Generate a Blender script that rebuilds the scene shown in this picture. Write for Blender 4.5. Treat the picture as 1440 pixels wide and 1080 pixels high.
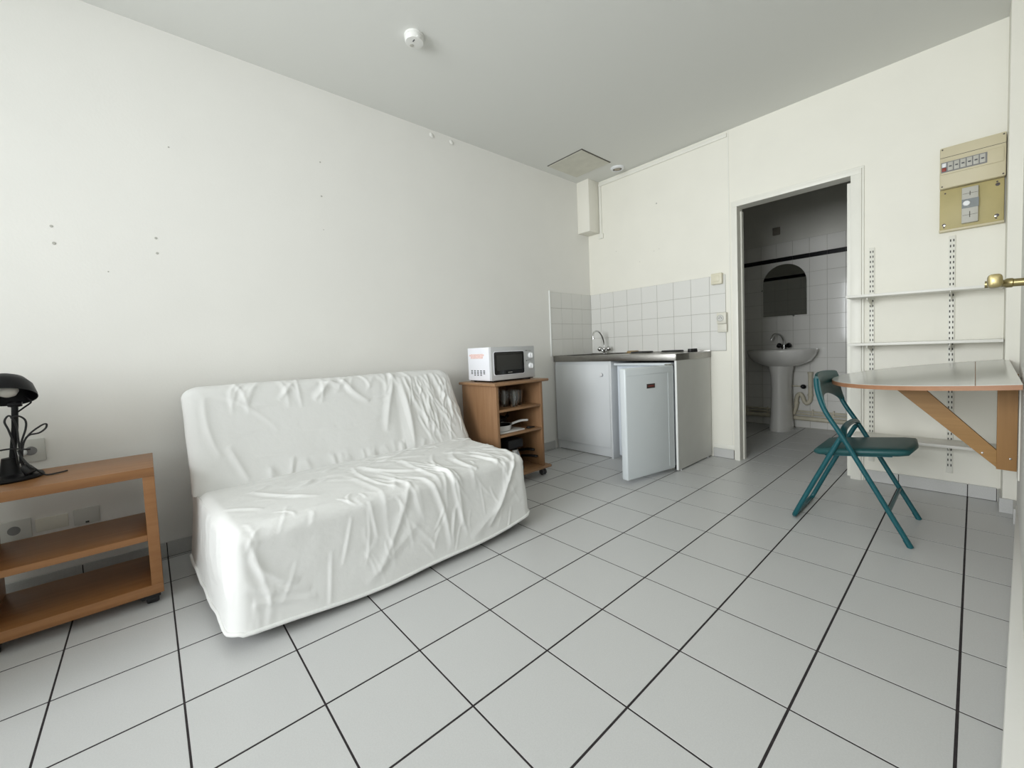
import bpy, bmesh, math, random
import numpy as np
from mathutils import Vector, Matrix, noise

random.seed(7)
PI = math.pi
scene = bpy.context.scene
for o in list(bpy.data.objects):
    bpy.data.objects.remove(o)
COL = scene.collection

# ------------------------------------------------------------------ camera
cam_data = bpy.data.cameras.new('camera')
cam_data.sensor_fit = 'HORIZONTAL'
cam_data.sensor_width = 36.0
cam_data.lens = 578.232 / 1440 * 36
cam_data.shift_y = (521.62 - 540) / 1440
cam_data.clip_start = 0.02
cam = bpy.data.objects.new('camera', cam_data)
right = Vector((0.66437505, 0.74621437, -0.04207029))
down = Vector((0.01041678, -0.06552839, -0.99779633))
fwd = Vector((-0.74732676, 0.66247275, -0.05130857))
m = Matrix((right, -down, -fwd)).transposed().to_4x4()
m.translation = Vector((2.74733, -3.60325, 0.98737))
cam.matrix_world = m
COL.objects.link(cam)
scene.camera = cam

# ------------------------------------------------------------------ colour management, world, light
scene.view_settings.view_transform = 'Standard'
scene.view_settings.look = 'None'
scene.view_settings.gamma = 1.0
scene.view_settings.use_curve_mapping = False
scene.view_settings.exposure = 0.0

world = bpy.data.worlds.new('overcast_sky')
scene.world = world
world.use_nodes = True
bg = world.node_tree.nodes['Background']
bg.inputs['Color'].default_value = (0.90, 0.95, 1.0, 1)
bg.inputs['Strength'].default_value = 1.2

WX0, WX1, WZ0, WZ1 = 0.55, 2.95, 0.80, 2.40      # window in the front wall
FRONT_Y = -6.00
wl = bpy.data.lights.new('window_daylight', 'AREA')
wl.shape = 'RECTANGLE'
wl.size = WX1 - WX0
wl.size_y = WZ1 - WZ0
wl.energy = 70
wl.spread = math.radians(100)
wl.color = (0.975, 0.985, 1.0)
wlo = bpy.data.objects.new('window_daylight', wl)
wlo.location = ((WX0 + WX1) / 2, FRONT_Y - 0.14, (WZ0 + WZ1) / 2)
wlo.rotation_euler = (PI / 2, 0, 0)
COL.objects.link(wlo)

# ------------------------------------------------------------------ materials
def mat(name, color, rough=0.6, metal=0.0, spec=0.5, noise_amt=0.0, noise_scale=30.0, bump=0.0, bump_scale=200.0,
        coat=0.0, trans=0.0, ior=1.45):
    mt = bpy.data.materials.new(name)
    mt.use_nodes = True
    nt = mt.node_tree
    b = nt.nodes['Principled BSDF']
    b.inputs['Base Color'].default_value = (*color, 1)
    b.inputs['Roughness'].default_value = rough
    b.inputs['Metallic'].default_value = metal
    b.inputs['Specular IOR Level'].default_value = spec
    b.inputs['Coat Weight'].default_value = coat
    b.inputs['Transmission Weight'].default_value = trans
    b.inputs['IOR'].default_value = ior
    tc = None
    if noise_amt or bump:
        tc = nt.nodes.new('ShaderNodeTexCoord')
    if noise_amt:
        n = nt.nodes.new('ShaderNodeTexNoise')
        n.inputs['Scale'].default_value = noise_scale
        n.inputs['Detail'].default_value = 6
        nt.links.new(tc.outputs['Object'], n.inputs['Vector'])
        r = nt.nodes.new('ShaderNodeValToRGB')
        r.color_ramp.elements[0].position = 0.3
        r.color_ramp.elements[1].position = 0.7
        r.color_ramp.elements[0].color = (*[c * (1 - noise_amt) for c in color], 1)
        r.color_ramp.elements[1].color = (*[min(1, c * (1 + noise_amt)) for c in color], 1)
        nt.links.new(n.outputs['Fac'], r.inputs['Fac'])
        nt.links.new(r.outputs['Color'], b.inputs['Base Color'])
    if bump:
        n2 = nt.nodes.new('ShaderNodeTexNoise')
        n2.inputs['Scale'].default_value = bump_scale
        n2.inputs['Detail'].default_value = 4
        nt.links.new(tc.outputs['Object'], n2.inputs['Vector'])
        bp = nt.nodes.new('ShaderNodeBump')
        bp.inputs['Strength'].default_value = bump
        bp.inputs['Distance'].default_value = 0.002
        nt.links.new(n2.outputs['Fac'], bp.inputs['Height'])
        nt.links.new(bp.outputs['Normal'], b.inputs['Normal'])
    return mt

def wood(name, c1, c2, axis='Y', rough=0.45, scale=14.0):
    mt = bpy.data.materials.new(name)
    mt.use_nodes = True
    nt = mt.node_tree
    b = nt.nodes['Principled BSDF']
    b.inputs['Roughness'].default_value = rough
    tc = nt.nodes.new('ShaderNodeTexCoord')
    mp = nt.nodes.new('ShaderNodeMapping')
    s = [scale] * 3
    s['XYZ'.index(axis)] = scale * 0.07
    mp.inputs['Scale'].default_value = s
    nt.links.new(tc.outputs['Object'], mp.inputs['Vector'])
    n = nt.nodes.new('ShaderNodeTexNoise')
    n.inputs['Scale'].default_value = 3.0
    n.inputs['Detail'].default_value = 8
    n.inputs['Distortion'].default_value = 0.6
    nt.links.new(mp.outputs['Vector'], n.inputs['Vector'])
    r = nt.nodes.new('ShaderNodeValToRGB')
    r.color_ramp.elements[0].position = 0.3
    r.color_ramp.elements[1].position = 0.7
    r.color_ramp.elements[0].color = (*c1, 1)
    r.color_ramp.elements[1].color = (*c2, 1)
    nt.links.new(n.outputs['Fac'], r.inputs['Fac'])
    nt.links.new(r.outputs['Color'], b.inputs['Base Color'])
    return mt

def thin_glass(name, tint=(1, 1, 1), refl=0.12):
    mt = bpy.data.materials.new(name)
    mt.use_nodes = True
    nt = mt.node_tree
    out = nt.nodes['Material Output']
    nt.nodes.remove(nt.nodes['Principled BSDF'])
    t = nt.nodes.new('ShaderNodeBsdfTransparent')
    t.inputs['Color'].default_value = (*tint, 1)
    g = nt.nodes.new('ShaderNodeBsdfGlossy')
    g.inputs['Roughness'].default_value = 0.05
    lw = nt.nodes.new('ShaderNodeLayerWeight')
    lw.inputs['Blend'].default_value = refl
    mx = nt.nodes.new('ShaderNodeMixShader')
    nt.links.new(lw.outputs['Fresnel'], mx.inputs['Fac'])
    nt.links.new(t.outputs[0], mx.inputs[1])
    nt.links.new(g.outputs[0], mx.inputs[2])
    nt.links.new(mx.outputs[0], out.inputs['Surface'])
    return mt

M = {
    'wall_left': mat('painted_plaster_white', (0.865, 0.855, 0.815), 0.75, bump=0.18, bump_scale=90, noise_amt=0.012, noise_scale=3),
    'wall_back': mat('painted_plaster_cream', (0.855, 0.838, 0.755), 0.7, bump=0.15, bump_scale=80, noise_amt=0.015, noise_scale=4),
    'ceiling': mat('painted_ceiling', (0.765, 0.77, 0.735), 0.85, bump=0.15, bump_scale=120),
    'trim': mat('white_gloss_paint', (0.83, 0.82, 0.75), 0.4, noise_amt=0.02, noise_scale=8),
    'duct': mat('duct_paint', (0.84, 0.82, 0.74), 0.6, bump=0.1, bump_scale=60),
    'grout': mat('dark_grout', (0.028, 0.022, 0.024), 0.9, noise_amt=0.3, noise_scale=40),
    'grout_light': mat('grey_grout', (0.42, 0.41, 0.37), 0.9),
    'tile': mat('pale_grey_floor_tile', (0.61, 0.615, 0.61), 0.34, spec=0.5, noise_amt=0.035, noise_scale=260, bump=0.06, bump_scale=35),
    'plinth': mat('grey_plinth_tile', (0.56, 0.56, 0.545), 0.4, noise_amt=0.05, noise_scale=200),
    'wall_tile': mat('white_glazed_tile', (0.76, 0.755, 0.72), 0.07, spec=0.6, bump=0.05, bump_scale=8),
    'bath_tile': mat('bathroom_glazed_tile', (0.70, 0.69, 0.655), 0.08, spec=0.6, bump=0.06, bump_scale=8),
    'black_tile': mat('black_border_tile', (0.008, 0.008, 0.010), 0.15),
    'bath_paint': mat('bathroom_paint', (0.62, 0.61, 0.56), 0.8, noise_amt=0.03, noise_scale=5),
    'sofa': mat('white_cotton_cover', (0.835, 0.838, 0.822), 0.9, spec=0.12, bump=0.30, bump_scale=55),
    'frame_wood': wood('sofa_frame_wood', (0.30, 0.19, 0.10), (0.42, 0.28, 0.16), 'Y'),
    'beech': wood('orange_beech_laminate', (0.27, 0.118, 0.040), (0.34, 0.160, 0.060), 'Y', 0.38),
    'beech_dark': wood('cart_beech_laminate', (0.27, 0.145, 0.070), (0.33, 0.185, 0.095), 'Z', 0.45),
    'beech_shelf': wood('cart_shelf_laminate', (0.28, 0.155, 0.075), (0.35, 0.20, 0.105), 'Y', 0.45),
    'table_wood': wood('table_bracket_beech', (0.31, 0.160, 0.040), (0.39, 0.210, 0.060), 'X', 0.5),
    'table_post': wood('table_post_beech', (0.28, 0.140, 0.036), (0.36, 0.185, 0.052), 'Z', 0.5),
    'table_edge': wood('table_edge_band', (0.38, 0.185, 0.095), (0.45, 0.23, 0.125), 'X', 0.5),
    'table_top': mat('white_glossy_laminate', (0.66, 0.66, 0.62), 0.12, spec=0.5),
    'black_plastic': mat('black_plastic', (0.012, 0.012, 0.013), 0.45),
    'black_metal': mat('black_enamel', (0.006, 0.006, 0.007), 0.4, spec=0.25),
    'dark_rubber': mat('grey_caster_rubber', (0.10, 0.10, 0.105), 0.5),
    'white_plastic': mat('white_plastic', (0.80, 0.81, 0.82), 0.35),
    'ivory_plastic': mat('ivory_plastic', (0.74, 0.70, 0.55), 0.4),
    'grey_plastic': mat('pale_grey_plastic', (0.62, 0.62, 0.58), 0.4),
    'mw_white': mat('microwave_white_enamel', (0.86, 0.87, 0.92), 0.35),
    'mw_front': mat('microwave_silver_front', (0.56, 0.57, 0.575), 0.4),
    'mw_glass': mat('microwave_dark_glass', (0.012, 0.012, 0.012), 0.08),
    'mw_screen': mat('microwave_window_mesh', (0.035, 0.035, 0.033), 0.15),
    'pink_label': mat('pink_sticker', (0.86, 0.62, 0.58), 0.6, noise_amt=0.2, noise_scale=120),
    'dark_print': mat('dark_print', (0.10, 0.10, 0.11), 0.6),
    'laminate': mat('white_cabinet_laminate', (0.73, 0.755, 0.77), 0.42),
    'panel_grey': mat('grey_white_panel', (0.60, 0.60, 0.57), 0.5, noise_amt=0.015, noise_scale=9),
    'panel_edge': mat('white_edge_band', (0.84, 0.85, 0.83), 0.4),
    'fridge': mat('fridge_white_enamel', (0.70, 0.745, 0.765), 0.28),
    'fridge_in': mat('fridge_liner', (0.72, 0.77, 0.83), 0.3),
    'gasket': mat('grey_gasket', (0.28, 0.30, 0.33), 0.6),
    'badge': mat('brown_badge', (0.045, 0.030, 0.028), 0.35),
    'red_print': mat('red_print', (0.30, 0.045, 0.03), 0.5),
    'steel': mat('brushed_steel', (0.32, 0.31, 0.29), 0.33, metal=1.0, noise_amt=0.06, noise_scale=20),
    'chrome': mat('chrome', (0.62, 0.62, 0.62), 0.12, metal=1.0),
    'brass': mat('polished_brass', (0.36, 0.30, 0.15), 0.36, metal=1.0),
    'hinge': mat('worn_hinge_metal', (0.42, 0.42, 0.38), 0.4, metal=0.8),
    'teal': mat('teal_enamel', (0.006, 0.088, 0.105), 0.35),
    'teal_vinyl': mat('teal_vinyl', (0.013, 0.077, 0.080), 0.42, bump=0.1, bump_scale=160),
    'ceramic': mat('white_ceramic', (0.72, 0.71, 0.68), 0.12, spec=0.6),
    'pipe': mat('cream_painted_pipe', (0.55, 0.51, 0.40), 0.5, noise_amt=0.12, noise_scale=18),
    'mirror': mat('mirror_glass', (0.78, 0.80, 0.78), 0.02, metal=1.0),
    'breaker': mat('aged_beige_plastic', (0.62, 0.56, 0.39), 0.5, noise_amt=0.02, noise_scale=6),
    'breaker_low': mat('yellowed_meter_board', (0.47, 0.40, 0.185), 0.5, noise_amt=0.06, noise_scale=12),
    'breaker_grey': mat('breaker_switch_grey', (0.50, 0.49, 0.44), 0.5),
    'breaker_dark': mat('breaker_strip_grey', (0.22, 0.22, 0.22), 0.5),
    'breaker_blue': mat('breaker_grey_band', (0.20, 0.22, 0.22), 0.4),
    'rail': mat('white_rail_steel', (0.78, 0.77, 0.70), 0.4),
    'slot': mat('rail_slot_shadow', (0.06, 0.06, 0.055), 0.8),
    'shelf': mat('white_melamine', (0.80, 0.79, 0.74), 0.4),
    'hatch': mat('hatch_board', (0.66, 0.65, 0.57), 0.8, noise_amt=0.05, noise_scale=14),
    'hatch_gap': mat('hatch_gap', (0.11, 0.10, 0.085), 0.9),
    'vent_dark': mat('vent_dust', (0.22, 0.20, 0.17), 0.9),
    'vent_beige': mat('dusty_beige_disc', (0.40, 0.36, 0.30), 0.8),
    'plug_grey': mat('filler_grey', (0.50, 0.49, 0.45), 0.9),
    'smoke': mat('detector_white', (0.80, 0.80, 0.77), 0.45),
    'glassware': mat('clear_drinking_glass', (0.97, 0.98, 0.98), 0.02, trans=1.0, ior=1.5),
    'cream_plastic': mat('cream_plastic', (0.73, 0.71, 0.62), 0.4),
    'pane': thin_glass('window_pane', (0.97, 0.98, 0.98), 0.08),
    'sponge': mat('brown_sponge', (0.34, 0.24, 0.12), 0.9, noise_amt=0.2, noise_scale=60),
    'pan_black': mat('nonstick_black', (0.010, 0.010, 0.010), 0.35),
    'pan_white': mat('white_enamel_pan', (0.75, 0.75, 0.74), 0.3),
    'bulb': mat('frosted_bulb', (0.72, 0.70, 0.64), 0.4),
    'flap': mat('front_wall_paint', (0.86, 0.86, 0.83), 0.8),
    'hob': mat('hotplate_iron', (0.018, 0.017, 0.017), 0.6),
    'concrete': mat('outside_ground', (0.35, 0.35, 0.33), 0.9),
}

# ------------------------------------------------------------------ mesh helpers
def empty(name, loc, label, cat, group=None, rotz=0.0):
    o = bpy.data.objects.new(name, None)
    o.empty_display_size = 0.05
    o.location = loc
    o.rotation_euler = (0, 0, rotz)
    COL.objects.link(o)
    tag(o, label, cat, group)
    return o

def tag(o, label, cat, group=None):
    o['label'] = label
    o['category'] = cat
    if group:
        o['group'] = group
    return o

def link(name, bm, material, parent=None, smooth=40, kind=None, label=None, loc=None):
    """bm holds world coordinates (or local ones when loc is given); children keep their world place."""
    bmesh.ops.recalc_face_normals(bm, faces=bm.faces[:])
    me = bpy.data.meshes.new(name)
    bm.to_mesh(me)
    bm.free()
    mats = material if isinstance(material, (list, tuple)) else [material]
    for k in mats:
        me.materials.append(M[k])
    if smooth:
        for p in me.polygons:
            p.use_smooth = True
        me.set_sharp_from_angle(angle=math.radians(smooth))
    o = bpy.data.objects.new(name, me)
    COL.objects.link(o)
    if loc is not None:
        o.location = loc
    if parent is not None:
        o.parent = parent
        mw = Matrix.LocRotScale(parent.location, parent.rotation_euler, None)
        pp = parent
        mats_ = []
        while pp is not None:
            mats_.append(Matrix.LocRotScale(pp.location, pp.rotation_euler, None) if pp.parent is None else pp.matrix_basis @ Matrix.Identity(4))
            pp = pp.parent
        tot = Matrix.Identity(4)
        for q, pobj in zip(mats_, chain(parent)):
            tot = (pobj.matrix_parent_inverse @ q if pobj.parent is not None else q) @ tot
        o.matrix_parent_inverse = tot.inverted()
    if kind:
        o['kind'] = kind
    if label:
        o['label'] = label
    return o

def chain(o):
    r = []
    while o is not None:
        r.append(o)
        o = o.parent
    return r

def NB():
    return bmesh.new()

def box(bm, x0, x1, y0, y1, z0, z1, bev=0.0, seg=2, mi=0, rot=None, piv=None):
    x0, x1 = min(x0, x1), max(x0, x1)
    y0, y1 = min(y0, y1), max(y0, y1)
    z0, z1 = min(z0, z1), max(z0, z1)
    v = [bm.verts.new(p) for p in ((x0, y0, z0), (x1, y0, z0), (x1, y1, z0), (x0, y1, z0), (x0, y0, z1), (x1, y0, z1), (x1, y1, z1), (x0, y1, z1))]
    fs = [bm.faces.new([v[i] for i in f]) for f in ((0, 3, 2, 1), (4, 5, 6, 7), (0, 1, 5, 4), (1, 2, 6, 5), (2, 3, 7, 6), (3, 0, 4, 7))]
    for f in fs:
        f.material_index = mi
    vs = v
    if bev > 0:
        es = list({e for f in fs for e in f.edges})
        r = bmesh.ops.bevel(bm, geom=es, offset=bev, segments=seg, affect='EDGES', profile=0.5)
        vs = list({w for f in r['faces'] for w in f.verts} | {w for w in v if w.is_valid})
        for f in r['faces']:
            f.material_index = mi
    if rot is not None:
        bmesh.ops.rotate(bm, cent=piv, matrix=rot, verts=vs)
    return vs

def frame_of(d):
    d = d.normalized()
    a = Vector((0, 0, 1)) if abs(d.z) < 0.9 else Vector((1, 0, 0))
    u = d.cross(a).normalized()
    return u, d.cross(u).normalized()

def tube(bm, pts, r, n=10, cap=True, mi=0, sx=1.0):
    pts = [Vector(p) for p in pts]
    rs = r if isinstance(r, (list, tuple)) else [r] * len(pts)
    rings = []
    u = None
    for i, p in enumerate(pts):
        if i == 0:
            d = pts[1] - p
        elif i == len(pts) - 1:
            d = p - pts[i - 1]
        else:
            d = (pts[i + 1] - p).normalized() + (p - pts[i - 1]).normalized()
        d.normalize()
        if u is None:
            u, w = frame_of(d)
        else:
            u = (u - d * u.dot(d)).normalized()
            w = d.cross(u)
        rings.append([bm.verts.new(p + rs[i] * (math.cos(2 * PI * k / n) * u * sx + math.sin(2 * PI * k / n) * w)) for k in range(n)])
    for a, b in zip(rings, rings[1:]):
        for k in range(n):
            bm.faces.new((a[k], a[(k + 1) % n], b[(k + 1) % n], b[k])).material_index = mi
    if cap:
        bm.faces.new(rings[0][::-1]).material_index = mi
        bm.faces.new(rings[-1]).material_index = mi

def smooth_path(pts, sub=6):
    pts = [Vector(p) for p in pts]
    out = []
    n = len(pts)
    for i in range(n - 1):
        p0, p1, p2, p3 = pts[max(i - 1, 0)], pts[i], pts[i + 1], pts[min(i + 2, n - 1)]
        for k in range(sub):
            t = k / sub
            out.append(0.5 * ((2 * p1) + (-p0 + p2) * t + (2 * p0 - 5 * p1 + 4 * p2 - p3) * t * t + (-p0 + 3 * p1 - 3 * p2 + p3) * t ** 3))
    out.append(pts[-1])
    return out

def lathe(bm, prof, c, axis=(0, 0, 1), n=24, mi=0, close=False):
    """prof: list of (radius, height along axis)."""
    c = Vector(c)
    ax = Vector(axis).normalized()
    u, w = frame_of(ax)
    rings = []
    for r, h in prof:
        if r < 1e-6:
            rings.append([bm.verts.new(c + ax * h)])
        else:
            rings.append([bm.verts.new(c + ax * h + r * (math.cos(2 * PI * k / n) * u + math.sin(2 * PI * k / n) * w)) for k in range(n)])
    for a, b in zip(rings, rings[1:]):
        for k in range(n):
            if len(a) == 1 and len(b) == 1:
                continue
            if len(a) == 1:
                f = (a[0], b[(k + 1) % n], b[k])
            elif len(b) == 1:
                f = (a[k], a[(k + 1) % n], b[0])
            else:
                f = (a[k], a[(k + 1) % n], b[(k + 1) % n], b[k])
            bm.faces.new(f).material_index = mi

def prism(bm, outline, d, mi=0, bev=0.0):
    """outline: list of 3D points in a plane, extruded by vector d."""
    d = Vector(d)
    a = [bm.verts.new(p) for p in outline]
    b = [bm.verts.new(Vector(p) + d) for p in outline]
    n = len(a)
    fs = [bm.faces.new(a[::-1]), bm.faces.new(b)]
    for k in range(n):
        fs.append(bm.faces.new((a[k], a[(k + 1) % n], b[(k + 1) % n], b[k])))
    for f in fs:
        f.material_index = mi
    if bev:
        es = list({e for f in fs[:2] for e in f.edges})
        bmesh.ops.bevel(bm, geom=es, offset=bev, segments=2, affect='EDGES', profile=0.5)
    return fs

def one(name, material, parent, fn, **k):
    bm = NB()
    fn(bm)
    return link(name, bm, material, parent, **k)

def boxo(name, material, parent, *a, bev=0.0, kind=None, label=None, **k):
    bm = NB()
    box(bm, *a, bev=bev, **k)
    return link(name, bm, material, parent, kind=kind, label=label)

def copy_piece(src, dx, dy, dz, parent):
    c = src.copy()
    COL.objects.link(c)
    c.location = src.location + Vector((dx, dy, dz))
    return c

CEIL = 2.672
WR = lambda y: 2.897 + (y + 0.38) * 0.0316     # slightly skewed right wall: x at y

# ================================================================== ROOM SHELL
S = 0.3
GX = [(i + 4.09) * S for i in range(-6, 7)]
GY = [(j - 7.95) * S for j in range(-13, 16)]
BATH_Y0, BATH_Y1, BATH_X0, BATH_X1 = 0.09, 1.72, 0.30, 2.40

floor = boxo('floor', 'grout', None, -0.1, 3.2, -6.15, 1.8, -0.1, -0.0008, kind='structure')

def tile_piece(name, x0, x1, y0, y1, z0, z1, material, parent, cache={}, axis='z', bev=0.0012):
    """a tile with softened upper edges; equal sizes share one mesh"""
    key = (name, round(x1 - x0, 4), round(y1 - y0, 4), round(z1 - z0, 4), material, axis)
    if key in cache:
        o = bpy.data.objects.new(name, cache[key])
        COL.objects.link(o)
    else:
        bm = NB()
        box(bm, 0, x1 - x0, 0, y1 - y0, 0, z1 - z0, bev=bev, seg=1)
        o = link(name, bm, material, smooth=0)
        cache[key] = o.data
    o.location = (x0, y0, z0)
    o.parent = parent
    return o

GA, GB = 0.0032, 0.0027     # half joint widths
for i in range(len(GX) - 1):
    for j in range(len(GY) - 1):
        x0, x1, y0, y1 = GX[i] + GA, GX[i + 1] - GA, GY[j] + GB, GY[j + 1] - GB
        if y0 >= BATH_Y1 or y1 <= FRONT_Y or x1 < 0 or x0 > 3.1:
            continue
        if GY[j] > -0.02 and (x1 < BATH_X0 or x0 > BATH_X1):
            continue
        cx0, cx1 = max(x0, 0.0), min(x1, 3.05)
        cy0, cy1 = max(y0, FRONT_Y), min(y1, BATH_Y1)
        if GY[j] > -0.02:
            cx0, cx1 = max(cx0, BATH_X0), min(cx1, BATH_X1)
        if cx1 - cx0 < 0.02 or cy1 - cy0 < 0.02:
            continue
        tile_piece('floor_tile', cx0, cx1, cy0, cy1, -0.008, 0.0, 'tile', floor, bev=0.0003)

ceiling = boxo('ceiling', 'ceiling', None, -0.1, 3.2, -6.15, 0.0, CEIL, CEIL + 0.1, kind='structure')
boxo('ceiling_bathroom', 'bath_paint', None, 0.2, 2.5, 0.08, 1.82, 2.55, 2.65, kind='structure')

wall_left = boxo('wall_left', 'wall_left', None, -0.1, 0.0, -6.15, 0.1, -0.1, CEIL, kind='structure')

# back wall with the doorway
DX0, DX1, DZ = 1.474, 2.189, 2.053
def fb(bm):
    box(bm, -0.0, DX0, 0.0, 0.08, -0.1, CEIL + 0.1)
    box(bm, DX1, 3.2, 0.0, 0.08, -0.1, CEIL + 0.1)
    box(bm, DX0, DX1, 0.0, 0.08, DZ, CEIL + 0.1)
wall_back = one('wall_back', 'wall_back', None, fb, kind='structure')

# right wall: pilaster, recess, then a slightly skewed run
def fr(bm):
    prism(bm, [(WR(-0.2), -0.2, -0.1), (3.2, -0.2, -0.1), (3.2, -2.55, -0.1), (WR(-2.55), -2.55, -0.1)], (0, 0, CEIL + 0.1))
    box(bm, 3.05, 3.2, -6.15, -2.55, -0.1, CEIL)
wall_right = one('wall_right', 'wall_left', None, fr, kind='structure', smooth=0)
pil = boxo('pilaster', 'wall_back', None, 2.853, 3.0, -0.2, 0.0, -0.05, CEIL, bev=0.004, kind='structure')

# front wall with window
def ff(bm):
    y0, y1 = FRONT_Y - 0.12, FRONT_Y
    box(bm, -0.1, WX0, y0, y1, -0.1, CEIL)
    box(bm, WX1, 3.2, y0, y1, -0.1, CEIL)
    box(bm, WX0, WX1, y0, y1, -0.1, WZ0)
    box(bm, WX0, WX1, y0, y1, WZ1, CEIL)
one('wall_front', 'flap', None, ff, kind='structure', smooth=0)
boxo('wall_shade_blocker', 'flap', None, 0.0, 0.90, -4.57, -4.45, 0.0, 0.97, kind='structure')  # unseen low wall, added only to shade the shelf unit and nearby floor
def fwin(bm):
    y0, y1 = FRONT_Y - 0.08, FRONT_Y - 0.03
    for a, b in ((WX0, WX0 + 0.05), (WX1 - 0.05, WX1), (WX0 + 0.77, WX0 + 0.86), (WX0 + 1.56, WX0 + 1.65)):
        box(bm, a, b, y0, y1, WZ0, WZ1)
    box(bm, WX0, WX1, y0, y1, WZ0, WZ0 + 0.05)
    box(bm, WX0, WX1, y0, y1, WZ1 - 0.05, WZ1)
win = one('window_1', 'trim', None, fwin, kind='structure', smooth=0)
for k, (a, b) in enumerate(((0.05, 0.77), (0.86, 1.56), (1.65, 2.35))):
    boxo('pane', 'pane', win, WX0 + a, WX0 + b, FRONT_Y - 0.056, FRONT_Y - 0.052, WZ0 + 0.05, WZ1 - 0.05)

# bathroom shell
def fbw(bm):
    box(bm, BATH_X0 - 0.1, BATH_X1 + 0.1, BATH_Y1, BATH_Y1 + 0.1, -0.1, 2.55)
wall_bath = one('wall_bathroom_back', 'bath_paint', None, fbw, kind='structure', smooth=0)
boxo('wall_bathroom_left', 'bath_paint', None, BATH_X0 - 0.1, BATH_X0, 0.08, BATH_Y1, -0.1, 2.55, kind='structure')
boxo('wall_bathroom_right', 'bath_paint', None, BATH_X1, BATH_X1 + 0.1, 0.08, BATH_Y1, -0.1, 2.55, kind='structure')
def fbf(bm):
    box(bm, BATH_X0, DX0 - 0.03, 0.08, 0.09, -0.05, 2.55)
    box(bm, DX1 + 0.03, BATH_X1, 0.08, 0.09, -0.05, 2.55)
    box(bm, DX0 - 0.03, DX1 + 0.03, 0.08, 0.09, DZ + 0.03, 2.55)
wall_bf = one('wall_bathroom_front', 'bath_paint', None, fbf, kind='structure', smooth=0)
# tiles on the bathroom back wall
boxo('tile_bed', 'grout_light', wall_bath, BATH_X0, BATH_X1, BATH_Y1 - 0.006, BATH_Y1, 0.0, 2.04)
BT = 0.152
bx = [1.725 + BT * k for k in range(-8, 5)]
for i in range(len(bx) - 1):
    for r in range(12):
        z1 = 1.832 - r * BT
        tile_piece('wall_tile', bx[i] + 0.0012, bx[i + 1] - 0.0012, BATH_Y1 - 0.0095, BATH_Y1 - 0.002, max(0.0, z1 - BT) + 0.0012, z1 - 0.0012, 'bath_tile', wall_bath)
    tile_piece('wall_tile', bx[i] + 0.0012, bx[i + 1] - 0.0012, BATH_Y1 - 0.0095, BATH_Y1 - 0.002, 1.8795, 2.038, 'bath_tile', wall_bath)
    tile_piece('border_tile', bx[i] + 0.0006, bx[i + 1] - 0.0006, BATH_Y1 - 0.011, BATH_Y1 - 0.002, 1.8335, 1.878, 'black_tile', wall_bath)
# tiles on the partition, seen only in the mirror
boxo('tile_bed', 'grout_light', wall_bf, BATH_X0, DX0 - 0.03, 0.09, 0.094, 0.0, 2.04)
px_ = [0.32 + 0.16 * k for k in range(8)]
for i in range(7):
    for r in range(12):
        z1 = 1.832 - r * BT
        tile_piece('wall_tile', px_[i] + 0.0012, px_[i + 1] - 0.0012, 0.09, 0.0975, max(0.0, z1 - BT) + 0.0012, z1 - 0.0012, 'bath_tile', wall_bf)
    tile_piece('border_tile', px_[i], px_[i + 1] - 0.0006, 0.09, 0.099, 1.8335, 1.878, 'black_tile', wall_bf)

# kitchen splashback tiles
boxo('tile_bed', 'grout_light', wall_back, 0.0, 1.378, -0.004, 0.0, 0.905, 1.533)
TX = [0.0085, 0.131] + [0.131 + 0.1599 * k for k in range(1, 8)] + [1.378]
TZ = [0.908, 1.0715, 1.2245, 1.3785, 1.533]
for i in range(len(TX) - 1):
    for r in range(4):
        tile_piece('wall_tile', TX[i] + 0.0011, TX[i + 1] - 0.0011, -0.0075, -0.001, TZ[r] + 0.0011, TZ[r + 1] - 0.0011, 'wall_tile', wall_back)
boxo('tile_bed', 'grout_light', wall_left, 0.0, 0.004, -0.64, -0.0, 0.905, 1.533)
for i in range(4):
    for r in range(4):
        tile_piece('wall_tile', 0.001, 0.0075, -0.64 + 0.16 * i + 0.0011, -0.64 + 0.16 * (i + 1) - 0.0011, TZ[r] + 0.0011, TZ[r + 1] - 0.0011, 'wall_tile', wall_left)
boxo('tile_edge_strip', 'panel_edge', wall_left, 0.0, 0.012, -0.654, -0.640, 0.905, 1.545, bev=0.002)

# baseboards made of plinth tiles
def baseboard(name, segs):
    b = None
    bm = NB()
    for (ax, p0, p1, w) in segs:
        if ax == 'y':
            box(bm, 0.0, 0.007, p0, p1, 0.0, 0.074)
        else:
            box(bm, p0, p1, w - 0.007, w, 0.0, 0.074)
    b = link(name, bm, 'grout', None, smooth=0, kind='structure')
    for (ax, p0, p1, w) in segs:
        g = GY if ax == 'y' else GX
        cuts = [p0] + [q for q in g if p0 + 0.01 < q < p1 - 0.01] + [p1]
        for a, c in zip(cuts, cuts[1:]):
            if c - a < 0.02:
                continue
            if ax == 'y':
                tile_piece('plinth_tile', 0.002, 0.010, a + 0.0018, c - 0.0018, 0.002, 0.078, 'plinth', b)
            else:
                tile_piece('plinth_tile', a + 0.0018, c - 0.0018, w - 0.010, w - 0.002, 0.002, 0.078, 'plinth', b)
    return b
baseboard('baseboard_left', [('y', FRONT_Y, -0.64, 0)])
baseboard('baseboard_back', [('x', 1.262, 1.428, 0.0), ('x', 2.262, 2.84, 0.0)])
bp = NB()
box(bp, 2.843, 2.853, -0.2, -0.011, 0.001, 0.078)
box(bp, 2.843, 2.896, -0.212, -0.2, 0.001, 0.078)
link('baseboard_pilaster', bp, 'plinth', None, smooth=0, kind='structure')
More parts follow.
